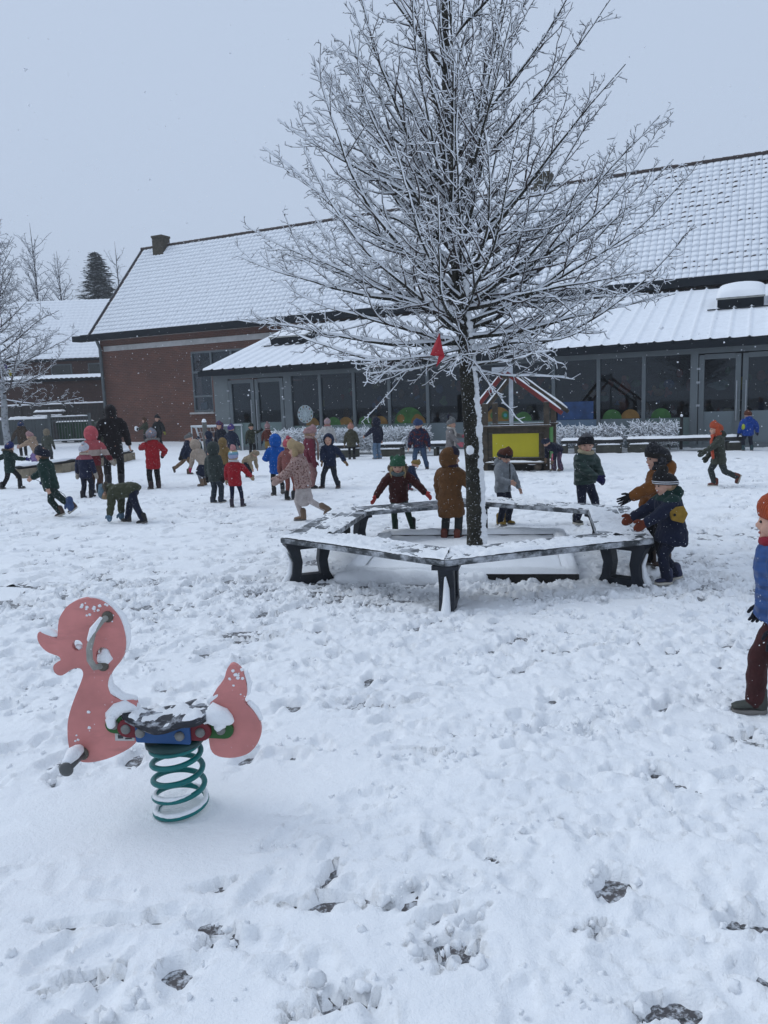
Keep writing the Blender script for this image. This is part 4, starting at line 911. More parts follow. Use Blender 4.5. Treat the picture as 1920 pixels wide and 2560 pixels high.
# handle loops, foot pegs on both sides
HAN = mat('grey_rubber_handle', (0.30, 0.30, 0.27), 0.5, 0.15, 20, flecks=0.68)
for sgn in (-1, 1):
    y0 = DY+(-0.012 if sgn < 0 else 0.014)
    g = Geo(); g.tube([(-0.192, y0, 0.838), (-0.203, y0+sgn*0.035, 0.832), (-0.232, y0+sgn*0.05, 0.795), (-0.250, y0+sgn*0.055, 0.735), (-0.254, y0+sgn*0.05, 0.69), (-0.245, y0+sgn*0.035, 0.655), (-0.228, y0, 0.648)], 0.0115, 9); g.build('handle', HAN, rd)
    g = Geo(); g.ell((-0.192, y0+sgn*0.003, 0.838), (0.022, 0.012, 0.022)); g.ell((-0.226, y0+sgn*0.003, 0.648), (0.022, 0.012, 0.020)); g.build('handle_flange', mat('dull_metal', (0.10, 0.09, 0.07), 0.5, 0.3), rd)
    g = Geo(); g.tube([(-0.335, y0, 0.305), (-0.345, y0+sgn*0.13, 0.305)], 0.0165, 12, ends=False); g.ell((-0.345, y0+sgn*0.132, 0.305), (0.027, 0.012, 0.027)); g.build('foot_peg', mat('dark_peg', (0.11, 0.115, 0.115), 0.45, 0.15), rd)
    g = Geo(); g.ell((-0.335, y0+sgn*0.006, 0.305), (0.026, 0.012, 0.026)); g.build('peg_flange', MATS['dull_metal'], rd)
    blob('snow_on_peg', [(-0.337, y0+sgn*0.03, 0.332), (-0.341, y0+sgn*0.075, 0.338), (-0.345, y0+sgn*0.115, 0.329)], [0.021, 0.027, 0.018], rd, rnd=0.12, flat=1.0)
    blob('snow_on_handle', [(-0.205, y0+sgn*0.038, 0.842), (-0.232, y0+sgn*0.052, 0.806), (-0.247, y0+sgn*0.056, 0.768)], [0.007, 0.013, 0.008], rd, rnd=0.25)
q = Geo(); q.box((-0.168, DY-0.0135, 0.366), (0.074, 0.002, 0.034), M=Matrix.Rotation(0.05, 3, 'Y')); pl_ = q.build('maker_plate', mat('plate_white', (0.5, 0.5, 0.48), 0.4), rd, False)
for dx, dz, w_, h_ in ((-0.016, 0.0, 0.020, 0.014), (0.014, 0.003, 0.026, 0.010), (0.014, -0.008, 0.026, 0.006), (-0.016, 0.011, 0.016, 0.004)):
    q = Geo(); q.box((-0.168+dx, DY-0.0152, 0.366+dz), (w_, 0.001, h_)); q.build('plate_print', mat('print_dark', (0.04, 0.04, 0.045), 0.6), pl_, False)
# snow clinging to the boards
def snow_lump(pts, rr, rnd=0.22, m=0.026): return blob('snow_clump', [(x, DY+0.001+dy, z) for x, dy, z in pts], rr, rd, rnd=rnd)
snow_lump([(-0.448, 0, 0.791), (-0.428, 0, 0.788), (-0.405, 0, 0.776), (-0.391, 0, 0.772)], [0.012, 0.016, 0.016, 0.010])
snow_lump([(-0.226, 0.0, 0.672), (-0.212, 0.0, 0.684), (-0.214, 0, 0.70)], [0.028, 0.030, 0.018])
snow_lump([(-0.312, 0.004, 0.719), (-0.322, 0.004, 0.722)], [0.012, 0.009])
snow_lump([(-0.205, -0.02, 0.452), (-0.185, -0.02, 0.478), (-0.155, -0.01, 0.485), (-0.125, 0, 0.475)], [0.026, 0.032, 0.028, 0.02])
snow_lump([(-0.205, -0.045, 0.425), (-0.203, -0.045, 0.450)], [0.014, 0.018])
snow_lump([(0.150, -0.03, 0.436), (0.178, -0.03, 0.450), (0.215, -0.03, 0.436), (0.236, -0.025, 0.42)], [0.026, 0.038, 0.036, 0.02])
snow_lump([(0.198, -0.045, 0.405), (0.214, -0.045, 0.41)], [0.018, 0.014])
snow_lump([(0.165, 0, 0.49), (0.190, 0, 0.515), (0.205, 0, 0.535)], [0.016, 0.014, 0.008])
snow_lump([(-0.212, 0, 0.605), (-0.210, 0, 0.57), (-0.200, 0, 0.545), (-0.165, 0, 0.52), (-0.12, 0, 0.512)], [0.010, 0.013, 0.018, 0.016, 0.010])
snow_lump([(-0.255, 0.004, 0.912), (-0.21, 0.004, 0.902), (-0.172, 0.004, 0.872), (-0.146, 0.004, 0.83), (-0.131, 0.004, 0.78), (-0.131, 0.004, 0.735), (-0.141, 0.004, 0.70)], [0.008, 0.013, 0.014, 0.015, 0.014, 0.012, 0.008])
snow_lump([(0.305, 0, 0.60), (0.316, 0, 0.555), (0.308, 0, 0.515)], [0.008, 0.011, 0.010]); snow_lump([(0.312, 0, 0.478), (0.335, 0, 0.45), (0.352, 0, 0.41)], [0.010, 0.012, 0.008])
for k in range(34):                                                # little crumbs stuck to the head and the tail
    r_ = random.Random(k); 
    if k < 16: x, z = r_.uniform(-0.30, -0.17), r_.uniform(0.84, 0.895)
    elif k < 28: x, z = r_.uniform(0.235, 0.30), r_.uniform(0.49, 0.62)
    else: x, z = r_.uniform(-0.36, -0.25), r_.uniform(0.33, 0.55)
    s = r_.uniform(0.002, 0.007); q = Geo(); q.ell((x, DY-0.0125, z), (s*1.2, s*0.6, s), nu=7, nv=5, rnd=0.25); q.build('snow_crumb', SNOW, rd)

# ------------------------------------------------------------------ playhouse in front of the extension
OAK = mat('weathered_brown_timber', (0.075, 0.058, 0.042), 0.85, 0.3, 6, 0.4, 25, 0.01, dirt=((0.03, 0.028, 0.02), (2, 2, 9)), snow=(0.85, 0.95, 14.0, 0.5))
REDW = mat('red_painted_beam', (0.15, 0.016, 0.014), 0.55, 0.2, 8, 0.2)
ph_ = thing('playhouse', 'open timber playhouse with yellow panel and red roof beams behind the big tree', 'playhouse', (2.80, 16.08, 0), rad(-20))
PW, PD = 0.64, 1.05
for sx in (-PW, PW):
    for y in (0.0, PD):
        g = Geo(); g.box((sx, y, 0.72), (0.11, 0.11, 1.44)); bevel(g.build('post', OAK, ph_, False), 0.008)
for y in (-0.02, PD+0.02):
    g = Geo(); g.box((0, y-0.04, 0.955), (1.46, 0.16, 0.045)); bevel(g.build('counter', OAK, ph_, False), 0.006)
    for z in (0.87, 0.245): g = Geo(); g.box((0, y+0.03, z), (1.16, 0.035, 0.12)); bevel(g.build('rail', OAK, ph_, False), 0.005)
    for sx in (-0.53, 0.53): g = Geo(); g.box((sx, y+0.032, 0.555), (0.09, 0.03, 0.50)); g.build('stile', OAK, ph_, False)
g = Geo(); g.box((-0.005, 0.0, 0.56), (0.965, 0.02, 0.485)); g.build('yellow_panel', mat('yellow_board', (0.47, 0.40, 0.012), 0.55, 0.06, 2, 0.05), ph_, False)
g = Geo(); g.box((0, PD+0.0, 0.56), (0.965, 0.02, 0.485)); g.build('rear_panel', OAK, ph_, False)
g = Geo(); g.box((0, -0.17, 0.205), (1.20, 0.19, 0.035)); g.build('seat_board', OAK, ph_, False)
snow_strip('snow_on_seat_board', (-0.58, -0.17, 0.223), (0.58, -0.17, 0.223), 0.17, 0.03, ph_, seed=3.0, cover=0.7)
g = Geo(); g.tube([(0.48, -0.20, 0.12), (0.48, 0.1, 0.12)], 0.075, 12); g.build('round_post', OAK, ph_)
g = Geo(); g.box((0, -0.03, 0.10), (1.18, 0.05, 0.17)); g.build('skirting', mat('near_black_board', (0.02, 0.02, 0.018), 0.9), ph_, False)  # near-black board along the foot of the front
PK = Vector((-0.20, 0, 2.02))
for y in (-0.04, PD+0.04):
    for ex_, ez in ((0.93, 1.16), (-0.93, 1.16)):
        a = PK+Vector((0, y, 0)); b_ = Vector((ex_, y, ez)); g = Geo(); d = (b_-a).normalized(); n_ = Vector((-d.z, 0, d.x))
        if n_.z < 0: n_ = -n_
        g.prism([a, b_, b_+n_*0.085, a+n_*0.085], (0, 0.05, 0)); bevel(g.build('roof_beam', REDW if y < 0.5 else OAK, ph_, False), 0.008)
        m0 = a.lerp(b_, 0.08)+n_*0.092+Vector((0, 0.035, 0)); m1 = a.lerp(b_, 0.94)+n_*0.092+Vector((0, 0.035, 0))
        blob('snow_on_beam', [m0.lerp(m1, t) for t in (0, 0.1, 0.22, 0.35, 0.5, 0.62, 0.74, 0.88, 1)], [0.010, 0.02, 0.024, 0.016, 0.024, 0.028, 0.028, 0.03, 0.016], ph_, rnd=0.2)
g = Geo(); g.box((-0.20, PD/2, 1.98), (0.08, PD+0.3, 0.09)); g.build('ridge_beam', OAK, ph_, False)
g = Geo(); g.box((0.705, 0.20, 0.60), (0.02, 0.45, 0.62)); g.build('green_side_panel', mat('green_board', (0.05, 0.22, 0.03), 0.5), ph_, False)
g = Geo(); g.box((-0.13, 0.25, 1.60), (0.075, 0.06, 1.3)); g.build('snow_plastered_post', mat('plastered_post', (0.5, 0.53, 0.57), 0.9, 0.15, 8, 0.6, 20, 0.02), ph_, False)
g = Geo(); g.box((-0.33, 0.25, 2.10), (0.40, 0.05, 0.18)); g.build('snow_plastered_board', MATS['plastered_post'], ph_, False)

# ------------------------------------------------------------------ red pennant hanging in the tree
pn = Geo(); P0, P1, P2 = Vector((0.516, 6.60, 2.13)), Vector((0.436, 6.60, 1.955)), Vector((0.558, 6.58, 1.94))
rows = 9
for i in range(rows):
    t = i/(rows-1)
    for j in range(5):
        s = j/4; p = P0.lerp(P1, t).lerp(P0.lerp(P2, t), s); pn.v.append((p.x, p.y+0.012*math.sin(s*6+t*4), p.z)); 
pn.f = [(i*5+j, i*5+j+1, i*5+j+6, i*5+j+5) for i in range(rows-1) for j in range(4)]; pn.m = [0]*len(pn.f)
root = thing('red_pennant', 'small red triangular pennant dangling in the big tree left of its trunk', 'pennant', (0, 0, 0))
o = pn.build('cloth', mat('red_pennant_cloth', (0.40, 0.018, 0.03), 0.6, 0.1, 12, flecks=0.72), root); so = o.modifiers.new('thickness', 'SOLIDIFY'); so.thickness = 0.004
g = Geo(); g.tube([P0, P0+Vector((0.0, 0.03, 0.12)), P0+Vector((0.01, 0.08, 0.3))], 0.003, 5); g.build('string', TWIG, root)
g = Geo(); g.prism([P2+Vector((-0.05, 0, 0.01)), P2+Vector((0, 0, 0.0)), P2+Vector((-0.075, 0.01, -0.085))], (0, 0.004, 0)); g.build('lower_tip', MATS['red_pennant_cloth'], root, False)
for c, (u, v), nm in (((0.05, 0.03, 0.16), (42, 918), 'purple'), ((0.30, 0.26, 0.01), (52, 932), 'yellow')):
    base = gp(22, 1124); z = 1.6+(1030-v)*base.y/FPX; x = base.x+(u-22)*base.y/FPX
    rt = thing('feeder', 'small %s bird feeder hanging in the snowy tree at the left edge' % nm, 'bird feeder', (x, base.y-0.25, z))
    g = Geo(); g.tube([(0, 0, -0.14), (0, 0, -0.05), (0, 0, 0.06), (0, 0, 0.13)], [0.035, 0.07, 0.065, 0.02], 10); g.build('body', mat('feeder_'+nm, c, 0.6), rt)
    g = Geo(); g.tube([(0, 0, 0.12), (0.01, 0, 0.38)], 0.006, 5); g.build('string', TWIG, rt)

# ------------------------------------------------------------------ seats and hedges along the extension
UX, UY = Vector((math.cos(FA), math.sin(FA), 0)), Vector((-math.sin(FA), math.cos(FA), 0))
def facade_t(u, v): p = gp(u, v)-FO; return p.dot(UX)
def row_D(t): return -2.9+0.2*(t+10.6)
BLK = mat('mossy_concrete_block', (0.055, 0.055, 0.045), 0.9, 0.3, 5, 0.3, 20, 0.01)
TIM = mat('black_wet_timber', (0.020, 0.019, 0.019), 0.7, 0.3, 6, 0.2)
def timber_bench(label, u0, u1, blocks, seed):
    t0, t1 = facade_t(u0, 1140), facade_t(u1, 1140); tm = (t0+t1)/2; L = t1-t0
    p = FO+UX*tm+UY*row_D(tm); rt = thing('timber_bench', label, 'bench', p, FA+rad(11), 'low seats in front of the extension')
    g = Geo(); g.box((0, 0, 0.335), (L, 0.40, 0.085)); bevel(g.build('beam', TIM, rt, False), 0.01)
    snow_strip('snow_on_beam', (-L/2, 0, 0.377), (L/2, 0, 0.377), 0.40, 0.05, rt, seed=seed, res=0.04)
    for (a, b) in blocks:
        x0, x1 = a*L-L/2, b*L-L/2; g = Geo(); g.box(((x0+x1)/2, -0.01, 0.125), (x1-x0, 0.44, 0.25)); bevel(g.build('block', BLK, rt, False), 0.012)
        snow_strip('snow_on_block', (x0+0.02, -0.205, 0.25), (x1-0.02, -0.205, 0.25), 0.05, 0.025, rt, seed=seed+2, res=0.04)
timber_bench('short snow-topped seat behind the olive parka child, leftmost in the row', 857, 923, [(0.1, 1.0)], 1.0)
timber_bench('snow-topped seat between the navy coat child and the blue beanie boy', 966, 1027, [(0.05, 0.95)], 2.0)
timber_bench('snow-topped open-legged seat right of the blue beanie boy', 1064, 1135, [(0.02, 0.12), (0.45, 0.55), (0.9, 0.99)], 3.0)
timber_bench('snow-topped seat just right of the playhouse', 1392, 1446, [(0.0, 0.3), (0.6, 0.9)], 4.0)
timber_bench('snow-topped seat behind the boy in the dark green puffer', 1448, 1545, [(0.3, 0.97)], 5.0)
timber_bench('long snow-topped beam seat in front of the right hand doors', 1551, 1853, [(0.01, 0.21), (0.87, 0.99)], 6.0)

def hedge(label, t0, t1, D, hgt, seed, n, leafy):
    rr = random.Random(seed); tm = (t0+t1)/2; rt = thing('hedge', label, 'hedge', FO+UX*tm+UY*D, FA+rad(6), 'low hedges in front of the extension')
    L = t1-t0; tw, trr = [], []
    for i in range(int(L*5)):
        x = rr.uniform(-L/2, L/2); y = rr.uniform(-0.15, 0.15); tw.append(branch((x, y, 0), (rr.gauss(0, 0.15), rr.gauss(0, 0.15), 1), hgt*0.8, 0.16, 0.1, 0.0, rr)); trr.append(lerp_r(0.014, 0.006, len(tw[-1])))
    V, F = tubes_np(tw, trr, 5); np_mesh('stems', V, F, TWIG, rt)['kind'] = 'stuff'
    tw, trr = [], []
    for i in range(n):
        x = rr.uniform(-L/2, L/2); y = rr.gauss(0, 0.2); z = hgt*(rr.uniform(0.12, 1)**0.65); a = rr.uniform(0, 6.28); el = rr.gauss(0.35, 0.5)
        tw.append(branch((x, y, z-0.05), (math.cos(a)*math.cos(el), math.sin(a)*math.cos(el), math.sin(el)), rr.uniform(0.07, 0.22), 0.06, 0.35, 0.02, rr)); trr.append(lerp_r(0.006, 0.004, len(tw[-1])))
    V, F = tubes_np(tw, trr, 4); np_mesh('twigs', V, F, mat('hedge_leaf', (0.028, 0.034, 0.024), 0.8, 0.4) if leafy else TWIG, rt)['kind'] = 'stuff'
    V, F = tubes_np(tw, trr, 5, (0.9, 0.0072 if leafy else 0.0075)); np_mesh('snow_on_hedge', V, F, SNOW_T, rt)['kind'] = 'stuff'
hedge('dense snow-dusted hedge left of the tree trunk in front of the windows', -13.4, -8.6, -1.75, 0.78, 1, 5200, True)
hedge('thin snowy hedge right of the playhouse', -6.3, -3.25, -0.95, 0.72, 2, 1500, False)
hedge('small snowy hedge clump left of the right hand doors', -3.15, -1.95, -0.65, 0.76, 3, 750, False)
q = thing('marker_post', 'thin dark post with snow cap at the right end of the hedge', 'post', FO+UX*(-1.85)+UY*(-0.65)); g = Geo(); g.box((0, 0, 0.45), (0.06, 0.06, 0.9)); g.build('shaft', TIM, q, False); blob('snow_cap', [(0, 0, 0.90), (0, 0, 0.93)], [0.036, 0.03], q)

# ------------------------------------------------------------------ curved low wall, small goal, post
cw = thing('curved_low_wall', 'low curved sandstone block wall topped with a dark timber at far left', 'wall', (0, 0, 0))
cpts = [gp(48, 1200), gp(95, 1194), gp(150, 1185), gp(210, 1175), gp(275, 1164), gp(330, 1152)]
SAND = mat('sandstone_block', (0.25, 0.21, 0.15), 0.9, 0.2, 5, 0.3, 20)
def along(t):
    f = t*(len(cpts)-1); i = min(int(f), len(cpts)-2); return cpts[i].lerp(cpts[i+1], f-i)
for i in range(13):
    if i in (3, 4): continue
    a, b = along(i/13), along((i+1)/13); m_ = (a+b)/2; d = b-a
    g = Geo(); g.box((m_.x, m_.y, 0.13), (d.length*0.97, 0.25, 0.26), math.atan2(d.y, d.x)); bevel(g.build('stone_block', SAND, cw, False), 0.015)
g = Geo(); g.tube([along(i/12)+Vector((0, 0, 0.305)) for i in range(13)], 0.075, 8, flat=0.6); g.build('timber_top', TIM, cw)
for i in range(4):
    blob('snow_on_timber', [along((i*3+k*0.55)/12)+Vector((0, 0, 0.352)) for k in range(6)], [0.05, 0.09, 0.095, 0.09, 0.09, 0.06], cw, flat=0.55)
gl = thing('football_goal', 'small white football goal with net beside the left glass doors', 'goal', gp(483, 1131), rad(-14))
g = Geo(); GW, GH, GD = 1.9, 0.92, 0.75
for pts in ([(0, 0, 0), (0, 0, GH), (GW, 0, GH), (GW, 0, 0)], [(0, 0, GH), (0, GD*0.45, GH*0.93), (0, GD, 0.02), (0, 0, 0.02)], [(GW, 0, GH), (GW, GD*0.45, GH*0.93), (GW, GD, 0.02), (GW, 0, 0.02)], [(0, GD, 0.02), (GW, GD, 0.02)]): g.tube(pts, 0.032, 8)
g.build('frame', mat('white_goal_paint', (0.62, 0.65, 0.67), 0.5, 0.05), gl)
g = Geo()
for i in range(15):
    x = GW*i/14; g.tube([(x, 0.02, GH), (x, GD*0.45, GH*0.93), (x, GD, 0.02)], 0.006, 4, ends=False)
for k in range(8):
    t = k/7; y, z = (GD*0.45*t*2.2, GH-GH*0.07*t*2.2) if t < 0.45 else (GD*0.45+GD*0.55*(t-0.45)/0.55, GH*0.93*(1-(t-0.45)/0.55)+0.02); g.tube([(0, y, z), (GW, y, z)], 0.006, 4, ends=False)
kind(g.build('net', MATS['white_goal_paint'], gl), 'stuff')
po = thing('wooden_post', 'grey round post with snow cap in front of the small goal', 'post', gp(517, 1150)); g = Geo(); g.tube([(0, 0, 0), (0, 0, 1.12)], [0.075, 0.07], 12); g.build('shaft', mat('grey_weathered_post', (0.15, 0.15, 0.14), 0.9, 0.25), po); blob('snow_cap', [(0, 0, 1.15), (0, 0, 1.18)], [0.074, 0.06], po, rnd=0.08)

# ------------------------------------------------------------------ left: fence, screens, gate, bins, neighbouring buildings
fe = thing('board_fence', 'dark board fence with snowy top rail along the left side', 'fence', (0, 41.6, 0))
FB = mat('dark_fence_board', (0.065, 0.060, 0.057), 0.85, 0.3, 3)
x = -34.0; b0 = None; k = 0
while x < -14.0:
    if b0 is None: g = Geo(); g.box((0, 0, 0.95), (0.19, 0.03, 1.9)); b0 = g.build('board', FB, fe, False); o = b0
    else: o = copy_obj(b0, fe)
    o.location = (x, 0.012*(k % 2), 0.01*((k*7) % 3)); x += 0.205; k += 1
for i in range(9): g = Geo(); g.box((-33+i*2.3, -0.06, 1.05), (0.10, 0.09, 2.1)); g.build('post', FB, fe, False)
g = Geo(); g.box((-24, 0.0, 1.96), (20, 0.08, 0.07)); g.build('top_rail', FB, fe, False); snow_strip('snow_on_rail', (-34, 0, 1.995), (-14, 0, 1.995), 0.12, 0.07, fe, res=0.12)
GS = mat('grey_screen', (0.075, 0.088, 0.092), 0.7, 0.15, 2)
for i, (a, b_) in enumerate(((-22.6, -20.7), (-20.6, -18.5), (-18.4, -16.45))):
    rt = thing('screen_panel', ('grey slatted screen panel farthest left behind the snowy tree', 'grey slatted screen panel just right of the snowy tree trunk', 'grey slatted screen panel beside the metal gate')[i], 'screen', ((a+b_)/2, 38.4, 0), 0.0, 'grey screens beside the gate')
    n = 12; wd = (b_-a)/n; s0 = None
    for j in range(n):
        if s0 is None: g = Geo(); g.box((0, 0, 0.68), (wd*0.93, 0.03, 1.22)); s0 = g.build('slat', GS, rt, False); o = s0
        else: o = copy_obj(s0, rt)
        o.location = (-(b_-a)/2+(j+0.5)*wd, 0.006*(j % 3), 0)
    for sx in (-1, 1): g = Geo(); g.box((sx*((b_-a)/2+0.02), 0, 0.68), (0.07, 0.07, 1.36)); g.build('post', GS, rt, False)
    snow_strip('snow_cap', (-(b_-a)/2, 0.1, 1.29), ((b_-a)/2, 0.1, 1.29), 0.35, 0.12, rt, seed=i*3.0, res=0.08)
    g = Geo(); g.box((0, 0.16, 0.66), (b_-a, 0.2, 1.2)); g.build('backing', mat('screen_backing', (0.03, 0.035, 0.037), 0.9), rt, False)
gt = thing('metal_gate', 'grey metal bar gate with snowy rail in front of the green bins', 'gate', (-15.35, 38.3, 0))
GM = mat('grey_gate_metal', (0.085, 0.10, 0.105), 0.5, 0.1)
for sx in (-0.98, 1.0): g = Geo(); g.box((sx, 0, 0.74), (0.13, 0.13, 1.48)); g.build('post', GM, gt, False)
for z in (0.16, 1.33, 1.16): g = Geo(); g.box((0, 0, z), (1.84, 0.05, 0.05)); g.build('rail', GM, gt, False)
for j in range(13): g = Geo(); g.box((-0.84+j*0.14, 0, 0.745), (0.025, 0.025, 1.12)); g.build('bar', GM, gt, False)
snow_strip('snow_on_rail', (-0.92, 0, 1.355), (0.92, 0, 1.355), 0.07, 0.05, gt, res=0.05); snow_strip('snow_on_lower_rail', (-0.92, 0, 0.185), (0.92, 0, 0.185), 0.07, 0.05, gt, res=0.05, seed=4.0)
for i, x in enumerate((-15.85, -15.0)):
    rt = thing('wheeled_bin', ('left green wheeled bin behind the metal gate', 'right green wheeled bin behind the metal gate')[i], 'bin', (x, 39.2, 0), 0.0, 'green bins')
    g = Geo(); rings = [[(sx*w_/2, sy*d_/2, z) for sx, sy in ((-1, -1), (1, -1), (1, 1), (-1, 1))] for z, w_, d_ in ((0.12, 0.66, 0.6), (0.95, 0.78, 0.74), (1.0, 0.80, 0.76))]; g.loft(rings); bevel(g.build('tub', mat('green_bin_plastic', (0.012, 0.055, 0.018), 0.5, 0.1, 3), rt, False), 0.02)
    g = Geo(); g.box((0, 0, 1.04), (0.83, 0.80, 0.06)); bevel(g.build('lid', MATS['green_bin_plastic'], rt, False), 0.02); snow_strip('snow_cap', (-0.4, 0, 1.07), (0.4, 0, 1.07), 0.78, 0.08, rt, seed=i+1.0, res=0.06)
    for sx in (-0.3, 0.3): g = Geo(); g.tube([(sx-0.03, 0.25, 0.1), (sx+0.03, 0.25, 0.1)], 0.1, 12); g.build('wheel', TIM, rt)
ts = thing('timber_stack', 'small stack of snow-covered planks behind the grey screens', 'timber', (-17.0, 40.0, 0))
for j in range(4):
    g = Geo(); g.box((0.1*(j % 2), 0, 1.36+j*0.075), (1.7-0.12*j, 0.5, 0.045)); g.build('plank', FB, ts, False)
for sx in (-0.6, 0.6): g = Geo(); g.box((sx, 0, 0.66), (0.12, 0.4, 1.33)); g.build('support', FB, ts, False)
snow_strip('snow_cap', (-0.75, 0, 1.61), (0.75, 0, 1.61), 0.5, 0.09, ts, res=0.06); snow_strip('snow_edge', (-0.8, -0.27, 1.42), (0.75, -0.27, 1.42), 0.06, 0.05, ts, res=0.06)
lb = thing('low_brick_building', 'low dark brick outbuilding with snowy tiled edge behind the fence', 'building', (0, 44, 0))
g = Geo(); g.box((-25, 2.0, 1.65), (22.5, 4.0, 3.3)); g.build('wall', BRICK_D, lb, False)
g = Geo(); g.box((-25, -0.1, 3.35), (22.7, 0.25, 0.14)); g.build('gutter', GUT, lb, False)
nx = 420; X, Y = np.meshgrid(np.linspace(-36.3, -13.7, nx), np.linspace(0, 1, 14)); Z = 3.42+Y*0.35+0.05*np.abs(np.sin(X*math.pi/0.28))*np.clip(1-Y*2, 0, 1)+0.05*np.clip(Y*12, 0, 1)
np_mesh('snow_layer', np.stack([X, -0.18+Y*3.8, Z], -1).reshape(-1, 3), grid_faces(nx, 14), SNOW_T, lb)
nb = thing('neighbour_house', 'neighbouring building with big snow-covered tiled roof at far left', 'building', (0, 48.2, 0))
g = Geo(); g.box((-25, 4, 2.35), (26, 8, 4.7)); g.build('wall', BRICK_D, nb, False)
for xx in (-19.5, -17.2, -23, -15.6): g = Geo(); g.box((xx, -0.02, 4.05), (1.3, 0.06, 0.85)); wi = g.build('window', FRAME, nb, False); g = Geo(); g.box((xx, -0.056, 4.05), (1.14, 0.01, 0.70)); g.build('pane', mat('dim_pane', (0.05, 0.055, 0.05), 0.2, 0.2), wi, False)
g = Geo(); g.box((-25, -0.3, 4.70), (26.4, 0.2, 0.14)); g.build('gutter', GUT, nb, False)
g = Geo(); g.prism([(-38.2, -0.35, 4.75), (-38.2, 4.0, 8.75), (-38.2, 8.35, 4.75)], (26.4, 0, 0)); nr = g.build('roof', TILE, nb, False)
c0 = None
for r in range(20):
    z0 = 4.79+r*0.2; y0 = -0.37+r*0.2175
    if c0 is None:
        nx = 500; X, Y = np.meshgrid(np.linspace(-38.2, -11.8, nx), np.linspace(0, 1, 5)); sc_ = np.abs(np.sin(X*math.pi/0.3))
        P = np.stack([X, Y*0.235-0.012*sc_*(Y == 0), Y*0.205+0.055*(1-Y)+0.02*sc_+0.02*(Y > 0)-0.06*(Y == 0)], -1); c0 = np_mesh('tile_course', P.reshape(-1, 3), grid_faces(nx, 5), SNOW_T, nr); o = c0
    else: o = copy_obj(c0, nr)
    o.location = (0.03*(r % 3), y0, z0)
# ------------------------------------------------------------------ people (built in body heights, scaled to size)
SKIN = mat('skin', (0.52, 0.30, 0.22), 0.6, 0.08, 20, 0.1, 60, 0.004)
EYE = mat('eye', (0.02, 0.015, 0.012), 0.3, 0.0, 5, 0)
LIP = mat('lip', (0.30, 0.09, 0.08), 0.5, 0.05, 5, 0)
SOLE = mat('shoe_sole', (0.16, 0.15, 0.14), 0.8, 0.2)
SOLEW = mat('pale_sole', (0.45, 0.42, 0.36), 0.8, 0.15)
FOLD = bpy.data.textures.new('cloth_folds', 'CLOUDS'); FOLD.noise_scale = 0.055; FOLD.noise_depth = 2
def V3(*a): return Vector(a)
def ik(a, t, l1, l2, pole):
    d = t-a; L = d.length; mx_ = (l1+l2)*0.995
    if L > mx_: t = a+d*(mx_/L); d = t-a; L = mx_
    L = max(L, abs(l1-l2)+0.01); u = d/L; x = (l1*l1-l2*l2+L*L)/(2*L); h = math.sqrt(max(0, l1*l1-x*x))
    p = pole-u*pole.dot(u); p = p.normalized() if p.length > 1e-5 else u.orthogonal().normalized()
    return a+u*x+p*h, t
def soften(o, vox, fold=0.0, it=3):
    r = o.modifiers.new('skin', 'REMESH'); r.mode = 'VOXEL'; r.voxel_size = vox; r.use_smooth_shade = True
    s = o.modifiers.new('smooth', 'SMOOTH'); s.iterations = it; s.factor = 0.5
    if fold:
        d = o.modifiers.new('folds', 'DISPLACE'); d.texture = FOLD; d.strength = fold; d.mid_level = 0.5; d.texture_coords = 'GLOBAL'
    return o
def basis(fwd, up):
    f = fwd.normalized(); r = f.cross(up).normalized(); u = r.cross(f); return Matrix((r, f, u)).transposed()
def hand_geo(g, w, d, side, mitten, sc=1.0, spread=0.0):
    """palm, four unequal bent fingers and a thumb (or a mitten); d = forearm direction, side = towards the thumb"""
    d = d.normalized(); s = (side-d*side.dot(d)); s = s.normalized() if s.length > 1e-4 else d.orthogonal().normalized(); n = d.cross(s)
    R = Matrix((s, n, d)).transposed()
    if mitten:
        g.tube([w-d*0.02*sc, w+d*0.005*sc], 0.030*sc, 10); g.ell(w+d*0.040*sc, (0.033*sc, 0.024*sc, 0.048*sc), R); g.tube([w+d*0.015*sc+s*0.02*sc, w+d*0.040*sc+s*0.042*sc, w+d*0.058*sc+s*0.046*sc], [0.014*sc, 0.014*sc, 0.010*sc], 8)
        return
    g.tube([w-d*0.02*sc, w], 0.019*sc, 8); g.ell(w+d*0.026*sc, (0.026*sc, 0.013*sc, 0.032*sc), R)
    for k, (o_, L) in enumerate(((0.019, 0.040), (0.007, 0.046), (-0.006, 0.043), (-0.018, 0.034))):
        a = w+d*0.048*sc+s*o_*sc; dd = (d+s*(o_*14*(0.4+spread))).normalized(); b = a+dd*L*0.5*sc; c = b+(dd+n*0.45).normalized()*L*0.5*sc
        g.tube([a-d*0.012*sc, b, c], [0.0075*sc, 0.0068*sc, 0.0055*sc], 7)
    g.tube([w+d*0.012*sc+s*0.020*sc, w+d*0.030*sc+s*0.036*sc, w+d*0.048*sc+s*0.042*sc], [0.009*sc, 0.008*sc, 0.006*sc], 7)

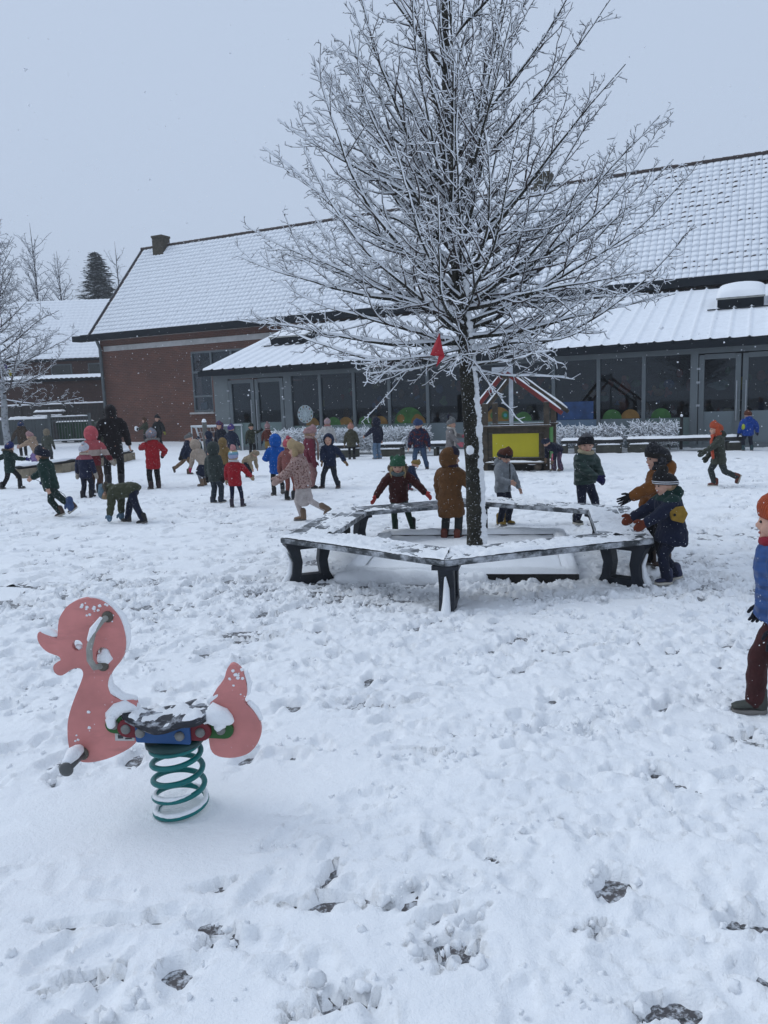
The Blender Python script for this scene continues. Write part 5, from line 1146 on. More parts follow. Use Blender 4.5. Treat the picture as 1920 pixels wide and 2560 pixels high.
def person(label, u, v, yaw, H, pose=None, **c):
    p = dict(hip=(0, 0, 0.47), lean=2, side=0, head=(0, 0), fr=(0.062, 0, 0, 0), fl=(-0.062, 0, 0, 0), hr=(0.20, 0.03, 0.40), hl=(-0.20, 0.03, 0.40), twist=0)
    p.update(pose or {})
    gpt = gp(u, v, 0.03); hz_ = float(snow_height(np.array([gpt.x]), np.array([gpt.y]), False)[0][0])
    root = thing('person', label, 'person', (gpt.x, gpt.y, max(0.018, hz_)-0.004), math.pi+rad(yaw), c.get('group', 'people playing in the snow')); root.scale = (H, H, H)
    adult = c.get('adult', False)
    bulk = c.get('bulk', 1.0)
    hs = 0.70 if adult else 1.0                      # head size against body height
    hip = V3(*p['hip']); ln, sd_ = rad(p['lean']), rad(p['side'])
    if adult: hip.z += 0.04*(p['hip'][2] > 0.4)
    spine = V3(math.sin(sd_), math.sin(ln)*math.cos(sd_), math.cos(ln)*math.cos(sd_)).normalized()
    tw = rad(p['twist']); right = V3(math.cos(tw), -math.sin(tw), 0); right = (right-spine*right.dot(spine)).normalized()
    TL_ = 0.315 if adult else 0.285
    chest = hip+spine*TL_; neck = chest+spine*0.035
    sh = 0.115 if adult else 0.112
    S = {'r': chest+right*sh-spine*0.03, 'l': chest-right*sh-spine*0.03}
    fwd0 = right.cross(spine)*-1.0
    hy, hp = rad(p['head'][0]), rad(p['head'][1])
    up = (spine*0.35+V3(0, 0, 0.65)).normalized() if not p.get('stiff') else spine
    f0 = V3(0, 1, 0); f0 = (f0-up*f0.dot(up)).normalized(); r0 = f0.cross(up)
    f1 = f0*math.cos(hy)+r0*math.sin(hy); r1 = f1.cross(up); face = f1*math.cos(hp)-up*math.sin(hp); hup = r1.cross(face).normalized()
    HM = Matrix((r1.normalized(), face.normalized(), hup)).transposed()
    hc = neck+up*0.075*hs+face*0.012; HP = lambda x, y, z: hc+HM @ (V3(x, y, z)*hs)
    knees, ank = {}, {}
    for k, s in (('r', 1), ('l', -1)):
        x, y, z, pit = p['f'+k]; a = V3(x, y, z)
        hj = hip+right*(0.05*s)-V3(0, 0, 0.02); fd = V3(0.15*s, 1, 0).normalized()
        an_ = a+V3(0, 0, 0.045)-fd*0.0
        kn, an_ = ik(hj, an_, 0.215 if not adult else 0.245, 0.205 if not adult else 0.24, V3(0.15*s, 1, 0)); knees[k] = (hj, kn); ank[k] = (an_, fd, pit)
    elbows, wr = {}, {}
    for k, s in (('r', 1), ('l', -1)):
        t = V3(*p['h'+k]); e, w_ = ik(S[k], t, 0.148, 0.135, V3(0.55*s, -0.75, -0.35)+V3(*p.get('pole'+k, (0, 0, 0)))*3); elbows[k] = e; wr[k] = w_
    # --- body: one continuous skin surface
    g = Geo()
    g.ell(HP(0, -0.004, 0.012), (0.072*hs, 0.084*hs, 0.088*hs), HM, 16, 12); g.ell(HP(0, 0.022, -0.036), (0.055*hs, 0.055*hs, 0.052*hs), HM)
    g.ell(HP(0, 0.083, -0.014), (0.011*hs, 0.015*hs, 0.016*hs), HM, 8, 6); g.ell(HP(0.033, 0.058, -0.026), (0.02*hs, 0.018*hs, 0.018*hs), HM, 8, 6); g.ell(HP(-0.033, 0.058, -0.026), (0.02*hs, 0.018*hs, 0.018*hs), HM, 8, 6)
    g.ell(HP(0, 0.066, -0.066), (0.02*hs, 0.014*hs, 0.012*hs), HM, 8, 6)
    for s in (-1, 1): g.ell(HP(0.072*s, -0.004, -0.006), (0.012*hs, 0.018*hs, 0.024*hs), HM, 8, 6)
    g.tube([chest-spine*0.02, neck+up*0.03*hs], 0.036*hs+0.004, 10); g.tube([hip, hip+spine*TL_*0.5, chest], [0.075, 0.07, 0.07], 10)
    bare = c.get('hands') is None
    for k, s in (('r', 1), ('l', -1)):
        g.tube([S[k], elbows[k], wr[k]], [0.030, 0.024, 0.018], 8); g.tube([knees[k][0], knees[k][1], ank[k][0]], [0.045, 0.034, 0.024], 8)
        if bare:
            d = (wr[k]-elbows[k]).normalized(); hand_geo(g, wr[k]+d*0.012, d, V3(0, 0.4, 1) if abs(d.z) < 0.7 else V3(-0.3*s, 1, 0), False, 1.0, c.get('spread', 0.3))
    soften(g.build('body', SKIN, root), 0.0062 if bare and c.get('fine') else 0.0105, 0, 1)
    for s in (-1, 1): q = Geo(); q.ell(HP(0.028*s, 0.0725, 0.006), (0.0095*hs, 0.006*hs, 0.0065*hs), HM, 8, 6); q.build('eye', EYE, root)
    q = Geo(); q.ell(HP(0, 0.0755, -0.047), (0.019*hs, 0.006*hs, 0.0058*hs), HM, 8, 6); q.build('mouth', LIP, root)
    if c.get('hair'):
        q = Geo(); q.ell(HP(0, -0.016, 0.006), (0.079*hs, 0.080*hs, 0.090*hs), HM, 14, 10)
        if c.get('locks'):
            for s in (-1, 1): q.tube([HP(0.066*s, 0.02, -0.01), HP(0.078*s, 0.025, -0.07), HP(0.072*s, 0.045, -0.13), HP(0.066*s, 0.05, -0.17)], [0.02, 0.022, 0.018, 0.008], 8)
        soften(q.build('hair', mat('hair_%s' % str(c['hair']), c['hair'], 0.7, 0.25, 40, 0.5, 90, 0.01), root), 0.010, 0.006, 1)
    # --- trousers (or tights) and skirt
    tr = c.get('trousers', ('navy_trousers', (0.012, 0.016, 0.03)))
    slim = c.get('slim', False); rt_, rk, ra_ = (0.050, 0.038, 0.029) if slim else ((0.058, 0.047, 0.042) if not c.get('flare') else (0.055, 0.047, 0.062))
    if adult: rt_, rk, ra_ = 0.058, 0.046, 0.040
    g = Geo(); g.tube([hip-V3(0, 0, 0.035), hip+spine*0.06], [0.085, 0.09], 14, ref=right, flat=0.82)
    for k, s in (('r', 1), ('l', -1)):
        hj, kn = knees[k]; an_ = ank[k][0]; g.tube([hj, hj.lerp(kn, 0.55), kn, kn.lerp(an_, 0.5), an_-(an_-kn)*0.04], [rt_, (rt_+rk)/2, rk, (rk+ra_)/2, ra_], 12)
    soften(g.build('tights' if slim else 'trousers', cloth(tr[0], tr[1], *tr[2:]), root), 0.011, 0.0 if slim else 0.012, 2)
    if c.get('skirt'):
        sk = c['skirt']; q = Geo(); kz = (knees['r'][1]+knees['l'][1])/2; q.tube([hip+spine*0.05, hip-V3(0, 0, 0.03), hip.lerp(kz, 0.8)+V3(0, 0, 0.0)], [0.085, 0.10, 0.125], 18, ref=right, flat=0.85); soften(q.build('skirt', cloth(sk[0], sk[1], *sk[2:]), root), 0.011, 0.012, 2)
    # --- shoes
    sc_ = c.get('shoes', ('black_boot', (0.012, 0.012, 0.014), 0.10))
    for k, s in (('r', 1), ('l', -1)):
        an_, fd, pit = ank[k]; R = Matrix.Rotation(math.atan2(-fd.x, fd.y), 3, 'Z') @ Matrix.Rotation(rad(-pit), 3, 'X'); B = lambda x, y, z: an_+R @ V3(x, y, z)
        q = Geo(); w_ = 0.031 if not adult else 0.026
        prof = [(-0.046, 0.55, -0.012, 0.040), (-0.040, 0.9, -0.006, 0.052), (-0.015, 1.0, -0.002, 0.055), (0.02, 1.0, -0.014, 0.040), (0.05, 1.12, -0.020, 0.030), (0.078, 1.05, -0.023, 0.024), (0.097, 0.65, -0.027, 0.015)]
        q.loft([[B(math.cos(a_)*w_*wf, y, zc*0.6+max(-0.5, math.sin(a_))*hh_*0.62) for a_ in [2*math.pi*j/12 for j in range(12)]] for y, wf, zc, hh_ in prof], 0)
        q.tube([B(0, -0.018, -0.01), B(0, -0.016, sc_[2]*0.35), B(0, -0.014, sc_[2]*0.62)], [0.036, 0.036, 0.039] if not adult else 0.034, 12)
        sol = [[B(math.cos(a_)*w_*wf*1.1, y*1.04, zz) for a_ in (0,)] for y, wf, zz in ((0, 1, 0),)]
        ol = [(w_*1.08*wf, y) for y, wf in ((-0.047, 0.6), (-0.035, 0.95), (0.0, 0.98), (0.05, 1.14), (0.08, 1.06), (0.10, 0.6))]
        out_ = ol+[(-x, y) for x, y in reversed(ol)]
        q.prism([B(x, y, -0.045) for x, y in out_], R @ V3(0, 0, 0.018), 1)
        q.build('shoe', [mat(sc_[0], sc_[1], 0.6, 0.2, 12, 0.2), SOLEW if c.get('pale_sole') else SOLE], root)
    # --- coat: torso, sleeves, collar as one surface
    ct = c['coat']; cm = cloth(ct[0], ct[1], *ct[2:])
    hem = c.get('hem', 0.12); hem = hem*0.72 if hem < 0.18 and not adult else hem
    kz = (knees['r'][1]+knees['l'][1])/2; down = (kz-hip); down = (down.normalized()*0.6-spine*0.4).normalized()
    b_ = bulk*(1.09 if not adult else 1.0); g = Geo()
    hemr = c.get('hemr', 0.112)*b_*0.97
    path = [hip+down*hem, hip+down*hem*0.4, hip+spine*0.05, hip+spine*TL_*0.45, hip+spine*TL_*0.75, chest, neck+spine*0.004]
    path = [path[0]+down*0.012]+path; g.tube(path, [hemr*0.86, hemr, hemr*0.98, 0.104*b_, 0.106*b_, 0.112*b_, 0.098*b_, 0.058], 20, ref=right, flat=0.80, ends=False)
    for k, s in (('r', 1), ('l', -1)):
        e, w_ = elbows[k], wr[k]; a0 = S[k]-right*(0.025*s)
        g.tube([a0, S[k].lerp(e, 0.35), e, e.lerp(w_, 0.5), w_], [0.053*b_, 0.050*b_, 0.045*b_, 0.041*b_, 0.037*b_], 12)
    if c.get('hood') == 'down':
        g.ell(neck-fwd_of(right, spine)*0.075-spine*0.012, (0.095, 0.055, 0.060), Matrix((right, fwd_of(right, spine), spine)).transposed())
    g.tube([neck-spine*0.02, neck+spine*0.022], 0.064, 14)
    o = soften(g.build('coat', cm, root), 0.0115, 0.028 if len(ct) < 3 or ct[2] != 'puffer' else 0.016, 3)
    fv = fwd_of(right, spine)
    if c.get('hood') == 'up':
        hm_ = cloth(*c['hoodc']) if c.get('hoodc') else cm
        q = Geo(); q.ell(HP(0, -0.016, 0.008), (0.100*hs, 0.112*hs, 0.122*hs), HM, 26, 18)
        keep = [f for f in q.f if (lambda w_: (HM.transposed() @ (w_-HP(0, -0.016, 0.008))).normalized().dot(V3(0, 0.96, -0.20)) < 0.70)(sum((Vector(q.v[i]) for i in f), V3(0, 0, 0))/len(f))]
        q.f = keep; q.m = [0]*len(keep); o = q.build('hood', hm_, root); so = o.modifiers.new('thickness', 'SOLIDIFY'); so.thickness = 0.012; so.offset = -1
        sm = o.modifiers.new('smooth', 'SMOOTH'); sm.iterations = 3
    if c.get('fur'):
        q = Geo(); fr_ = random.Random(int(u))
        for i in range(130):
            a_ = fr_.uniform(0, 2*math.pi)
            if c.get('hood') == 'up': base = HP(0.072*math.cos(a_), 0.055, -0.012+0.086*math.sin(a_)); dr = (HM @ V3(math.cos(a_), 0.35, math.sin(a_))).normalized()
            else: base = neck+right*(0.092*math.cos(a_))-fv*(0.05-0.075*math.sin(a_))+spine*(0.012-0.03*math.sin(a_)); dr = (right*math.cos(a_)+fv*math.sin(a_)*0.8+spine*0.35).normalized()
            dr = (dr+V3(fr_.gauss(0, 0.35), fr_.gauss(0, 0.35), fr_.gauss(0, 0.35))).normalized(); q.tube([base-dr*0.012, base+dr*0.012, base+dr*fr_.uniform(0.024, 0.04)], [0.013, 0.011, 0.002], 5, ends=False)
        q.build('fur_trim', mat('fur_%s' % str(c['fur']), c['fur'], 0.95, 0.3, 40), root)
    # --- headwear
    if c.get('hat'):
        hn, hcol = c['hat'][0], c['hat'][1]; hm_ = cloth(hn, hcol, *c['hat'][2:]) if len(c['hat']) > 2 else cloth(hn, hcol, 'knit')
        q = Geo(); tall = c.get('tall', 1.0); n = 18; rings = []
        for z, r in ((-0.020, 0.082), (-0.006, 0.086), (0.02, 0.089), (0.05, 0.085), (0.080, 0.070), (0.102, 0.045), (0.114, 0.018)):
            zz = (z if z < 0.03 else 0.03+(z-0.03)*tall)+0.020*max(0, 1-max(z, 0)/0.1)
            rings.append([HP(r*math.cos(a_), r*1.10*math.sin(a_)-0.006, zz+0.012-0.010*(1-math.sin(a_))*0.9+0.018*math.sin(a_)) for a_ in [2*math.pi*j/n for j in range(n)]])
        q.loft(rings); q.build('hat', hm_, root)
        if c.get('cuff'):
            q = Geo(); rings = [[HP(r*math.cos(a_), r*1.10*math.sin(a_)-0.006, zz+0.012-0.010*(1-math.sin(a_))*0.9+0.018*math.sin(a_)) for a_ in [2*math.pi*j/n for j in range(n)]] for zz, r in ((-0.008, 0.085), (-0.004, 0.092), (0.032, 0.094), (0.036, 0.088))]
            q.loft(rings, cap=False); q.build('hat_cuff', cloth(*c['cuff']), root)
        if c.get('flaps'):
            for s in (-1, 1): q = Geo(); q.tube([HP(0.080*s, 0.0, 0.0), HP(0.082*s, 0.008, -0.05), HP(0.066*s, 0.03, -0.088)], [0.036, 0.034, 0.016], 10, ref=HM @ V3(0, 1, 0), flat=0.45); q.build('ear_flap', hm_, root)
        if c.get('neckwarm'):
            q = Geo(); q.tube([HP(0, -0.01, -0.10), HP(0, -0.004, -0.062), HP(0, -0.008, -0.02)], [0.066*hs, 0.070*hs, 0.084*hs], 16, ends=False); q.build('balaclava_neck', hm_, root)
        for (px, pz, pr, pc) in c.get('pom', []):
            q = Geo(); q.ell(HP(px, -0.01, 0.112*tall*0.98+pz), (pr, pr, pr), None, 14, 10, rnd=0.16); q.build('pompom', cloth(*pc) if pc else hm_, root)
    if c.get('scarf'):
        sm_ = cloth(*c['scarf']); q = Geo(); ring = [neck+right*(0.070*math.cos(a_))+fv*(0.066*math.sin(a_)+0.006)+spine*(0.004-0.012*math.sin(a_)) for a_ in [2*math.pi*j/14 for j in range(15)]]
        q.tube(ring, 0.024, 8)
        if c.get('scarf_end'):
            s = c['scarf_end']; q.tube([neck+right*0.05*s+fv*0.07, chest+right*0.075*s+fv*0.115-spine*0.04, chest+right*0.09*s+fv*0.118-spine*0.17, chest+right*0.095*s+fv*0.115-spine*0.28], [0.026, 0.034, 0.036, 0.034], 8, flat=0.5)
        q.build('scarf', sm_, root)
    if c.get('hands'):
        hn, hcol, kind_ = c['hands']; hm_ = cloth(hn, hcol)
        for k, s in (('r', 1), ('l', -1)):
            d = (wr[k]-elbows[k]).normalized(); q = Geo(); hand_geo(q, wr[k]+d*0.016, d, V3(0, 0.4, 1) if abs(d.z) < 0.7 else V3(-0.3*s, 1, 0), kind_ == 'mitten', 1.22, 0.05)
            q.build(kind_, hm_, root)
    for fn in c.get('extra', []): fn(root, dict(neck=neck, chest=chest, right=right, spine=spine, fv=fv, hip=hip, wr=wr, HP=HP, HM=HM, S=S, el=elbows))
    return root
def fwd_of(right, spine): return spine.cross(right).normalized()
def HT(u, v, top, frac=1.0):
    b = gp(u, v, 0.03); x = (u-960)/FPX; y = -(top-1280)/FPX; yl = -x*math.sin(ROLL)+y*math.cos(ROLL)
    ry, rz = math.cos(PITCH)+yl*math.sin(PITCH), -math.sin(PITCH)+yl*math.cos(PITCH); return (CAMH+rz*b.y/ry-0.03)/frac
NAVY, BLACK, OLIVE, DGREEN = (0.012, 0.018, 0.040), (0.010, 0.010, 0.012), (0.050, 0.055, 0.032), (0.012, 0.030, 0.026)
NAVYC, BLKC = ('navy_coat', NAVY), ('black_cloth', BLACK)
JEANS, LJEANS = ('blue_jeans', (0.045, 0.075, 0.13)), ('light_jeans', (0.12, 0.18, 0.26))
TR_N, TR_B, TR_G = ('navy_trousers', (0.012, 0.015, 0.028)), ('black_trousers', (0.010, 0.010, 0.012)), ('grey_green_trousers', (0.035, 0.042, 0.042))
TAN = ('tan_boot', (0.17, 0.11, 0.07), 0.12); BRB = ('brown_boot', (0.07, 0.04, 0.028), 0.10); BKB = ('black_boot', (0.012, 0.012, 0.014), 0.12); RUST = ('rust_shoe', (0.13, 0.03, 0.018), 0.08); YEL = ('yellow_boot', (0.24, 0.15, 0.02), 0.13); NVB = ('navy_shoe', (0.02, 0.025, 0.06), 0.10)
PINKH = ('dusty_pink_knit', (0.36, 0.21, 0.21), 'knit'); HAIRB, HAIRD = (0.30, 0.20, 0.11), (0.06, 0.035, 0.02)
WALK = dict(fr=(0.06, 0.13, 0, 0), fl=(-0.06, -0.13, 0.01, 25), hip=(0, 0, 0.455))

# far left group
person('child in dark green coat and royal blue beanie with arms spread at the left edge', 30, 1222, 160, HT(35, 1222, 1104, 0.95), dict(fr=(0.19, 0.04, 0, 0), fl=(-0.20, -0.05, 0, 10), hip=(0, 0, 0.43), hr=(0.33, 0.06, 0.60), hl=(-0.32, 0.02, 0.56), lean=6),
       coat=('dark_green_coat', DGREEN), trousers=TR_B, hat=('royal_blue_knit', (0.010, 0.016, 0.11), 'knit'), fur=(0.10, 0.08, 0.055), hood='down', hands=('blue_glove', (0.02, 0.02, 0.14), 'glove'), hem=0.12, shoes=BKB)
person('child in beige hooded coat and pink hat leaning over the curved low wall', 92, 1172, -110, HT(92, 1172, 1078, 0.93), dict(lean=28, hip=(0, -0.06, 0.45), hr=(0.16, 0.30, 0.60), hl=(-0.13, 0.34, 0.56), head=(0, -5)),
       coat=('beige_coat', (0.34, 0.24, 0.17)), trousers=('lilac_leggings', (0.20, 0.14, 0.30)), slim=True, skirt=('lilac_skirt', (0.22, 0.15, 0.32)), hat=PINKH, hood='down', hands=('skin_mitten', (0.40, 0.24, 0.20), 'mitten'), hem=0.07)
person('child in brown coat and blue pompom hat behind the low wall', 60, 1140, -150, HT(60, 1140, 1050, 1.03), dict(hr=(0.2, 0.1, 0.5), hl=(-0.24, 0.1, 0.5)), coat=('drab_brown_coat', (0.055, 0.038, 0.026)), trousers=TR_B, hat=('blue_knit', (0.012, 0.03, 0.09), 'knit'), pom=[(0, 0.01, 0.03, None)], fur=(0.07, 0.05, 0.035), hood='down', bulk=1.12, hands=('black_mitten', BLACK, 'mitten'))
person('child in olive grey coat with beige fleece hood walking away by the screens', 123, 1152, 170, HT(123, 1152, 1071), dict(fr=(0.06, 0.05, 0, 0), fl=(-0.06, -0.07, 0, 10), hr=(0.20, 0.03, 0.40)), coat=('olive_grey_coat', (0.060, 0.066, 0.052)), trousers=('grey_green_trousers', (0.035, 0.042, 0.042)), hood='up', hoodc=('beige_fleece', (0.20, 0.165, 0.115), 'fuzzy'), hem=0.16, hands=('black_mitten', BLACK, 'mitten'))
def mitten_string(root, j):
    w_ = j['wr']['l']; a = w_+V3(0, -0.04, -0.01); pts = [w_+V3(0, 0.02, -0.01), a+V3(0, -0.06, -0.03), a+V3(0, -0.16, -0.10), a+V3(0, -0.23, -0.20)]
    q = Geo(); q.tube(pts, 0.0035, 5); q.build('mitten_string', MATS['black_cloth'] if 'black_cloth' in MATS else cloth('black_cloth', BLACK), root)
    q = Geo(); hand_geo(q, pts[-1], V3(0, -0.05, -1), V3(0, 1, 0), True, 1.5); q.build('dangling_mitten', cloth('slate_blue_mitten', (0.05, 0.08, 0.17)), root)
    w2 = j['wr']['r']; q = Geo(); q.tube([w2+V3(0, 0.0, -0.02), w2+V3(0, -0.09, -0.07)], 0.0035, 5); q.ell(w2+V3(0, -0.10, -0.085), (0.022, 0.028, 0.025), None, 10, 8); q.build('dangling_pompom', cloth('blue_pompom', (0.02, 0.03, 0.10)), root)
person('running boy in dark green jacket and navy hat trailing blue mittens on a string', 145, 1294, -90, HT(130, 1294, 1121, 0.93), dict(hip=(0, 0.06, 0.45), lean=9, fr=(0.055, -0.02, 0.01, 20), fl=(-0.055, -0.30, 0.03, 35), hl=(-0.17, 0.02, 0.42), hr=(0.13, 0.36, 0.52), head=(0, 0)),
       coat=('bottle_green_jacket', (0.012, 0.034, 0.028)), trousers=('dark_green_trousers', (0.014, 0.028, 0.024)), hat=('navy_black_knit', (0.010, 0.013, 0.026), 'knit'), cuff=('navy_black_knit', (0.010, 0.013, 0.026), 'knit'), hem=0.10, bulk=1.08, shoes=BRB, pale_sole=True, hair=HAIRD, extra=[mitten_string], fine=True)
person('child in navy coat with pink yoke and white pompom hat beside the pink hooded girl', 219, 1243, 165, HT(215, 1243, 1104), dict(fr=(0.06, 0.04, 0, 0), fl=(-0.05, -0.06, 0, 0), hr=(0.19, 0.04, 0.40)), coat=('navy_pink_coat', NAVY, 'bands', (1, 1, 1), [(0.0, (0.014, 0.018, 0.045)), (0.70, (0.30, 0.09, 0.11)), (0.80, (0.30, 0.09, 0.11))]), trousers=TR_N, hat=('white_knit', (0.55, 0.55, 0.60), 'knit'), pom=[(0, 0.012, 0.034, None)], scarf=('cream_scarf', (0.42, 0.36, 0.29)), hands=('cream_mitten', (0.36, 0.32, 0.27), 'mitten'), hem=0.13, shoes=BKB)
person('tall girl in pink hood and pink white red jacket with brown trousers', 240, 1232, 172, HT(238, 1232, 1062), dict(hr=(0.22, 0.12, 0.47)), coat=('pink_white_red_jacket', (0.4, 0.08, 0.1), 'bands', (1, 1, 1), [(0.0, (0.14, 0.014, 0.02)), (0.55, (0.42, 0.34, 0.30)), (0.64, (0.42, 0.09, 0.10)), (1.0, (0.42, 0.09, 0.10))]), trousers=('brown_trousers', (0.085, 0.045, 0.028)), hood='up', hoodc=('coral_pink_hood', (0.46, 0.085, 0.10)), hem=0.06, shoes=BKB, hands=('cream_mitten', (0.36, 0.32, 0.27), 'mitten'))
person('adult in long black brown puffer coat with hood walking away on the left', 292, 1217, -160, HT(292, 1217, 1008), dict(fr=(0.06, 0.10, 0, 0), fl=(-0.09, -0.12, 0.01, 20), hip=(0, 0, 0.455), hr=(0.19, 0.04, 0.46), hl=(-0.20, -0.02, 0.45), lean=3), adult=True, coat=('black_brown_coat', (0.012, 0.009, 0.010)), trousers=TR_B, hood='up', fur=(0.018, 0.013, 0.012), hem=0.14, bulk=1.0, hair=HAIRD, shoes=BKB, group='adult among the children')
person('child in olive coat mostly hidden behind the adult in the puffer coat', 253, 1150, 180, HT(253, 1150, 1050), coat=('olive_coat', OLIVE), trousers=TR_G, hat=('green_grey_knit', (0.04, 0.06, 0.05), 'knit'))
person('child in red parka with grey fur hood and speckled blue beanie', 388, 1222, -150, HT(388, 1222, 1069), dict(hl=(-0.12, 0.34, 0.66), hr=(0.20, 0.10, 0.55), head=(25, -6), lean=-2), coat=('red_parka', (0.30, 0.012, 0.018)), trousers=TR_B, hat=('speckled_blue_knit', (0.17, 0.20, 0.24), 'speckle', (0.26, 0.15, 0.14)), fur=(0.22, 0.21, 0.20), hood='down', hem=0.17, hemr=0.112, hands=('black_mitten', BLACK, 'mitten'), shoes=('black_red_boot', (0.03, 0.012, 0.012), 0.1))
person('child in olive coat and pale blue hat bending down to scoop up snow', 318, 1306, -95, HT(318, 1306, 1120, 1.0), dict(hip=(0, -0.12, 0.46), lean=98, fr=(0.07, 0.02, 0, 0), fl=(-0.10, -0.27, 0, 10), hl=(-0.09, 0.20, 0.06), hr=(0.12, 0.12, 0.12), head=(0, 55), stiff=True),
       coat=('olive_coat', OLIVE), trousers=('deep_navy_trousers', (0.010, 0.013, 0.03)), hat=('pale_blue_knit', (0.12, 0.19, 0.24), 'knit'), hood='down', fur=(0.10, 0.085, 0.06), hem=0.05, bulk=1.1, hands=('pale_blue_mitten', (0.10, 0.17, 0.24), 'mitten'), hair=HAIRB)
person('child in olive coat and brown hat carrying snow by the brick wall', 368, 1112, -60, HT(368, 1112, 1042), dict(hr=(0.10, 0.24, 0.58), hl=(-0.10, 0.24, 0.58)), coat=('olive_coat', OLIVE), trousers=TR_B, hat=('brown_knit', (0.10, 0.05, 0.03), 'knit'), flaps=True, hands=('black_mitten', BLACK, 'mitten'),
       extra=[lambda r, j: blob('snow_lump', [j['wr']['l']+V3(0.10, 0.08, 0.0), j['wr']['l']+V3(0.10, 0.10, 0.05)], [0.09, 0.06], r, rnd=0.1)])
person('child in black coat and black pompom hat by the brick wall', 400, 1116, -20, HT(400, 1116, 1036), dict(hl=(-0.26, 0.06, 0.45), hr=(0.2, 0.1, 0.48)), coat=('black_coat', (0.012, 0.014, 0.015)), trousers=TR_B, hat=('black_knit', BLACK, 'knit'), pom=[(0, 0.012, 0.03, None)], hair=HAIRD, hands=('yellow_glove', (0.30, 0.30, 0.05), 'glove'))
# group by the goal
person('boy in navy jacket, grey beanie and khaki trousers running right', 468, 1186, 90, HT(460, 1186, 1085, 0.93), dict(hip=(0, 0.02, 0.44), lean=10, fr=(0.06, 0.06, 0, 0), fl=(-0.06, -0.30, 0.10, 75), hr=(0.19, -0.06, 0.44), hl=(-0.15, 0.2, 0.5)), coat=NAVYC, trousers=('khaki_trousers', (0.17, 0.11, 0.065)), hat=('grey_knit', (0.14, 0.14, 0.135), 'knit'), hem=0.10, shoes=BRB, hands=('black_mitten', BLACK, 'mitten'))
person('girl in pale beige hooded coat bending forward with bright pink gloves and grey tights', 508, 1216, -125, HT(505, 1216, 1095, 0.93), dict(hip=(0, -0.07, 0.455), lean=38, hl=(-0.12, 0.20, 0.30), hr=(0.12, 0.20, 0.32), fr=(0.05, 0, 0, 0), fl=(-0.06, -0.03, 0, 0), head=(0, 15)), coat=('pale_beige_coat', (0.36, 0.29, 0.23)), trousers=('grey_tights', (0.17, 0.17, 0.19)), slim=True, skirt=('navy_skirt', (0.012, 0.016, 0.035)), hood='up', hem=0.03, shoes=TAN, hands=('bright_pink_glove', (0.45, 0.02, 0.11), 'glove'))
person('child in navy hat half hidden behind the beige hooded girl', 497, 1150, 150, HT(497, 1150, 1090), coat=('dark_green_coat', DGREEN), trousers=TR_B, hat=('navy_knit', NAVY, 'knit'))
person('child in navy hooded jacket looking left behind the grey post', 528, 1172, -80, HT(528, 1172, 1076), dict(head=(10, 5)), coat=NAVYC, trousers=TR_N, hood='up', hair=HAIRD)
person('child in navy coat with red and blue hat in front of the glass doors', 557, 1152, -30, HT(557, 1152, 1050), coat=('ink_coat', (0.010, 0.012, 0.022)), trousers=TR_B, hat=('red_blue_hat', (0.10, 0.02, 0.025), 'speckle', (0.02, 0.06, 0.20)), flaps=True, hair=HAIRD)
person('child in purple and blue hat behind the rainbow hat girl', 582, 1156, 170, HT(582, 1156, 1058), coat=NAVYC, trousers=TR_B, hat=('purple_knit', (0.08, 0.03, 0.14), 'speckle', (0.03, 0.06, 0.20)))
person('child in ochre hooded coat behind the dark green parka', 562, 1200, 160, HT(562, 1200, 1093), coat=('ochre_coat', (0.20, 0.13, 0.05)), trousers=TR_N, hood='up')
person('child in grey green hooded parka with black mittens hanging from the sleeves', 541, 1258, 150, HT(541, 1258, 1101), dict(hr=(0.155, 0.02, 0.36), hl=(-0.16, 0.0, 0.36), fr=(0.05, 0.06, 0, 0), fl=(-0.05, -0.02, 0, 0)), coat=('grey_green_parka', (0.036, 0.046, 0.042)), trousers=('slate_jeans', (0.028, 0.038, 0.05)), hood='up', hem=0.14, hands=('black_mitten', BLACK, 'mitten'), shoes=('dark_sneaker', (0.03, 0.035, 0.05), 0.07), pale_sole=True)
RB = [(0.0, (0.35, 0.37, 0.52)), (0.885, (0.35, 0.37, 0.52)), (0.905, (0.16, 0.30, 0.42)), (0.93, (0.20, 0.40, 0.45)), (0.955, (0.50, 0.44, 0.26)), (0.975, (0.46, 0.24, 0.22)), (1.05, (0.46, 0.2, 0.22))]
person('girl in red coat and rainbow striped hat with big pink pompom, seen from behind', 591, 1268, 178, HT(588, 1268, 1124), dict(fr=(0.11, 0.02, 0, 0), fl=(-0.075, 0.0, 0, 0), hr=(0.25, 0.13, 0.52), hl=(-0.17, 0.14, 0.46)), coat=('red_coat', (0.29, 0.010, 0.018)), trousers=('ink_blue_trousers', (0.010, 0.013, 0.035)), slim=True, hat=('rainbow_knit', (0.3, 0.3, 0.4), 'bands', (1, 1, 1), RB), tall=1.30, pom=[(0, 0.022, 0.052, ('pink_pompom', (0.52, 0.25, 0.25), 'fuzzy'))], scarf=('white_scarf', (0.50, 0.48, 0.48)), hem=0.12, hands=('sand_mitten', (0.32, 0.23, 0.15), 'mitten'), shoes=('plum_boot', (0.03, 0.02, 0.035), 0.12), hair=HAIRB)
person('child in beige coat bending to the snow right of the red coat girl', 622, 1194, 60, HT(622, 1194, 1098, 1.0), dict(hip=(0, -0.08, 0.44), lean=70, hl=(-0.1, 0.22, 0.2), hr=(0.1, 0.22, 0.2), head=(0, 30)), coat=('sand_coat', (0.30, 0.24, 0.16)), trousers=TR_N, hood='down', hat=('sand_knit', (0.28, 0.22, 0.15), 'knit'))
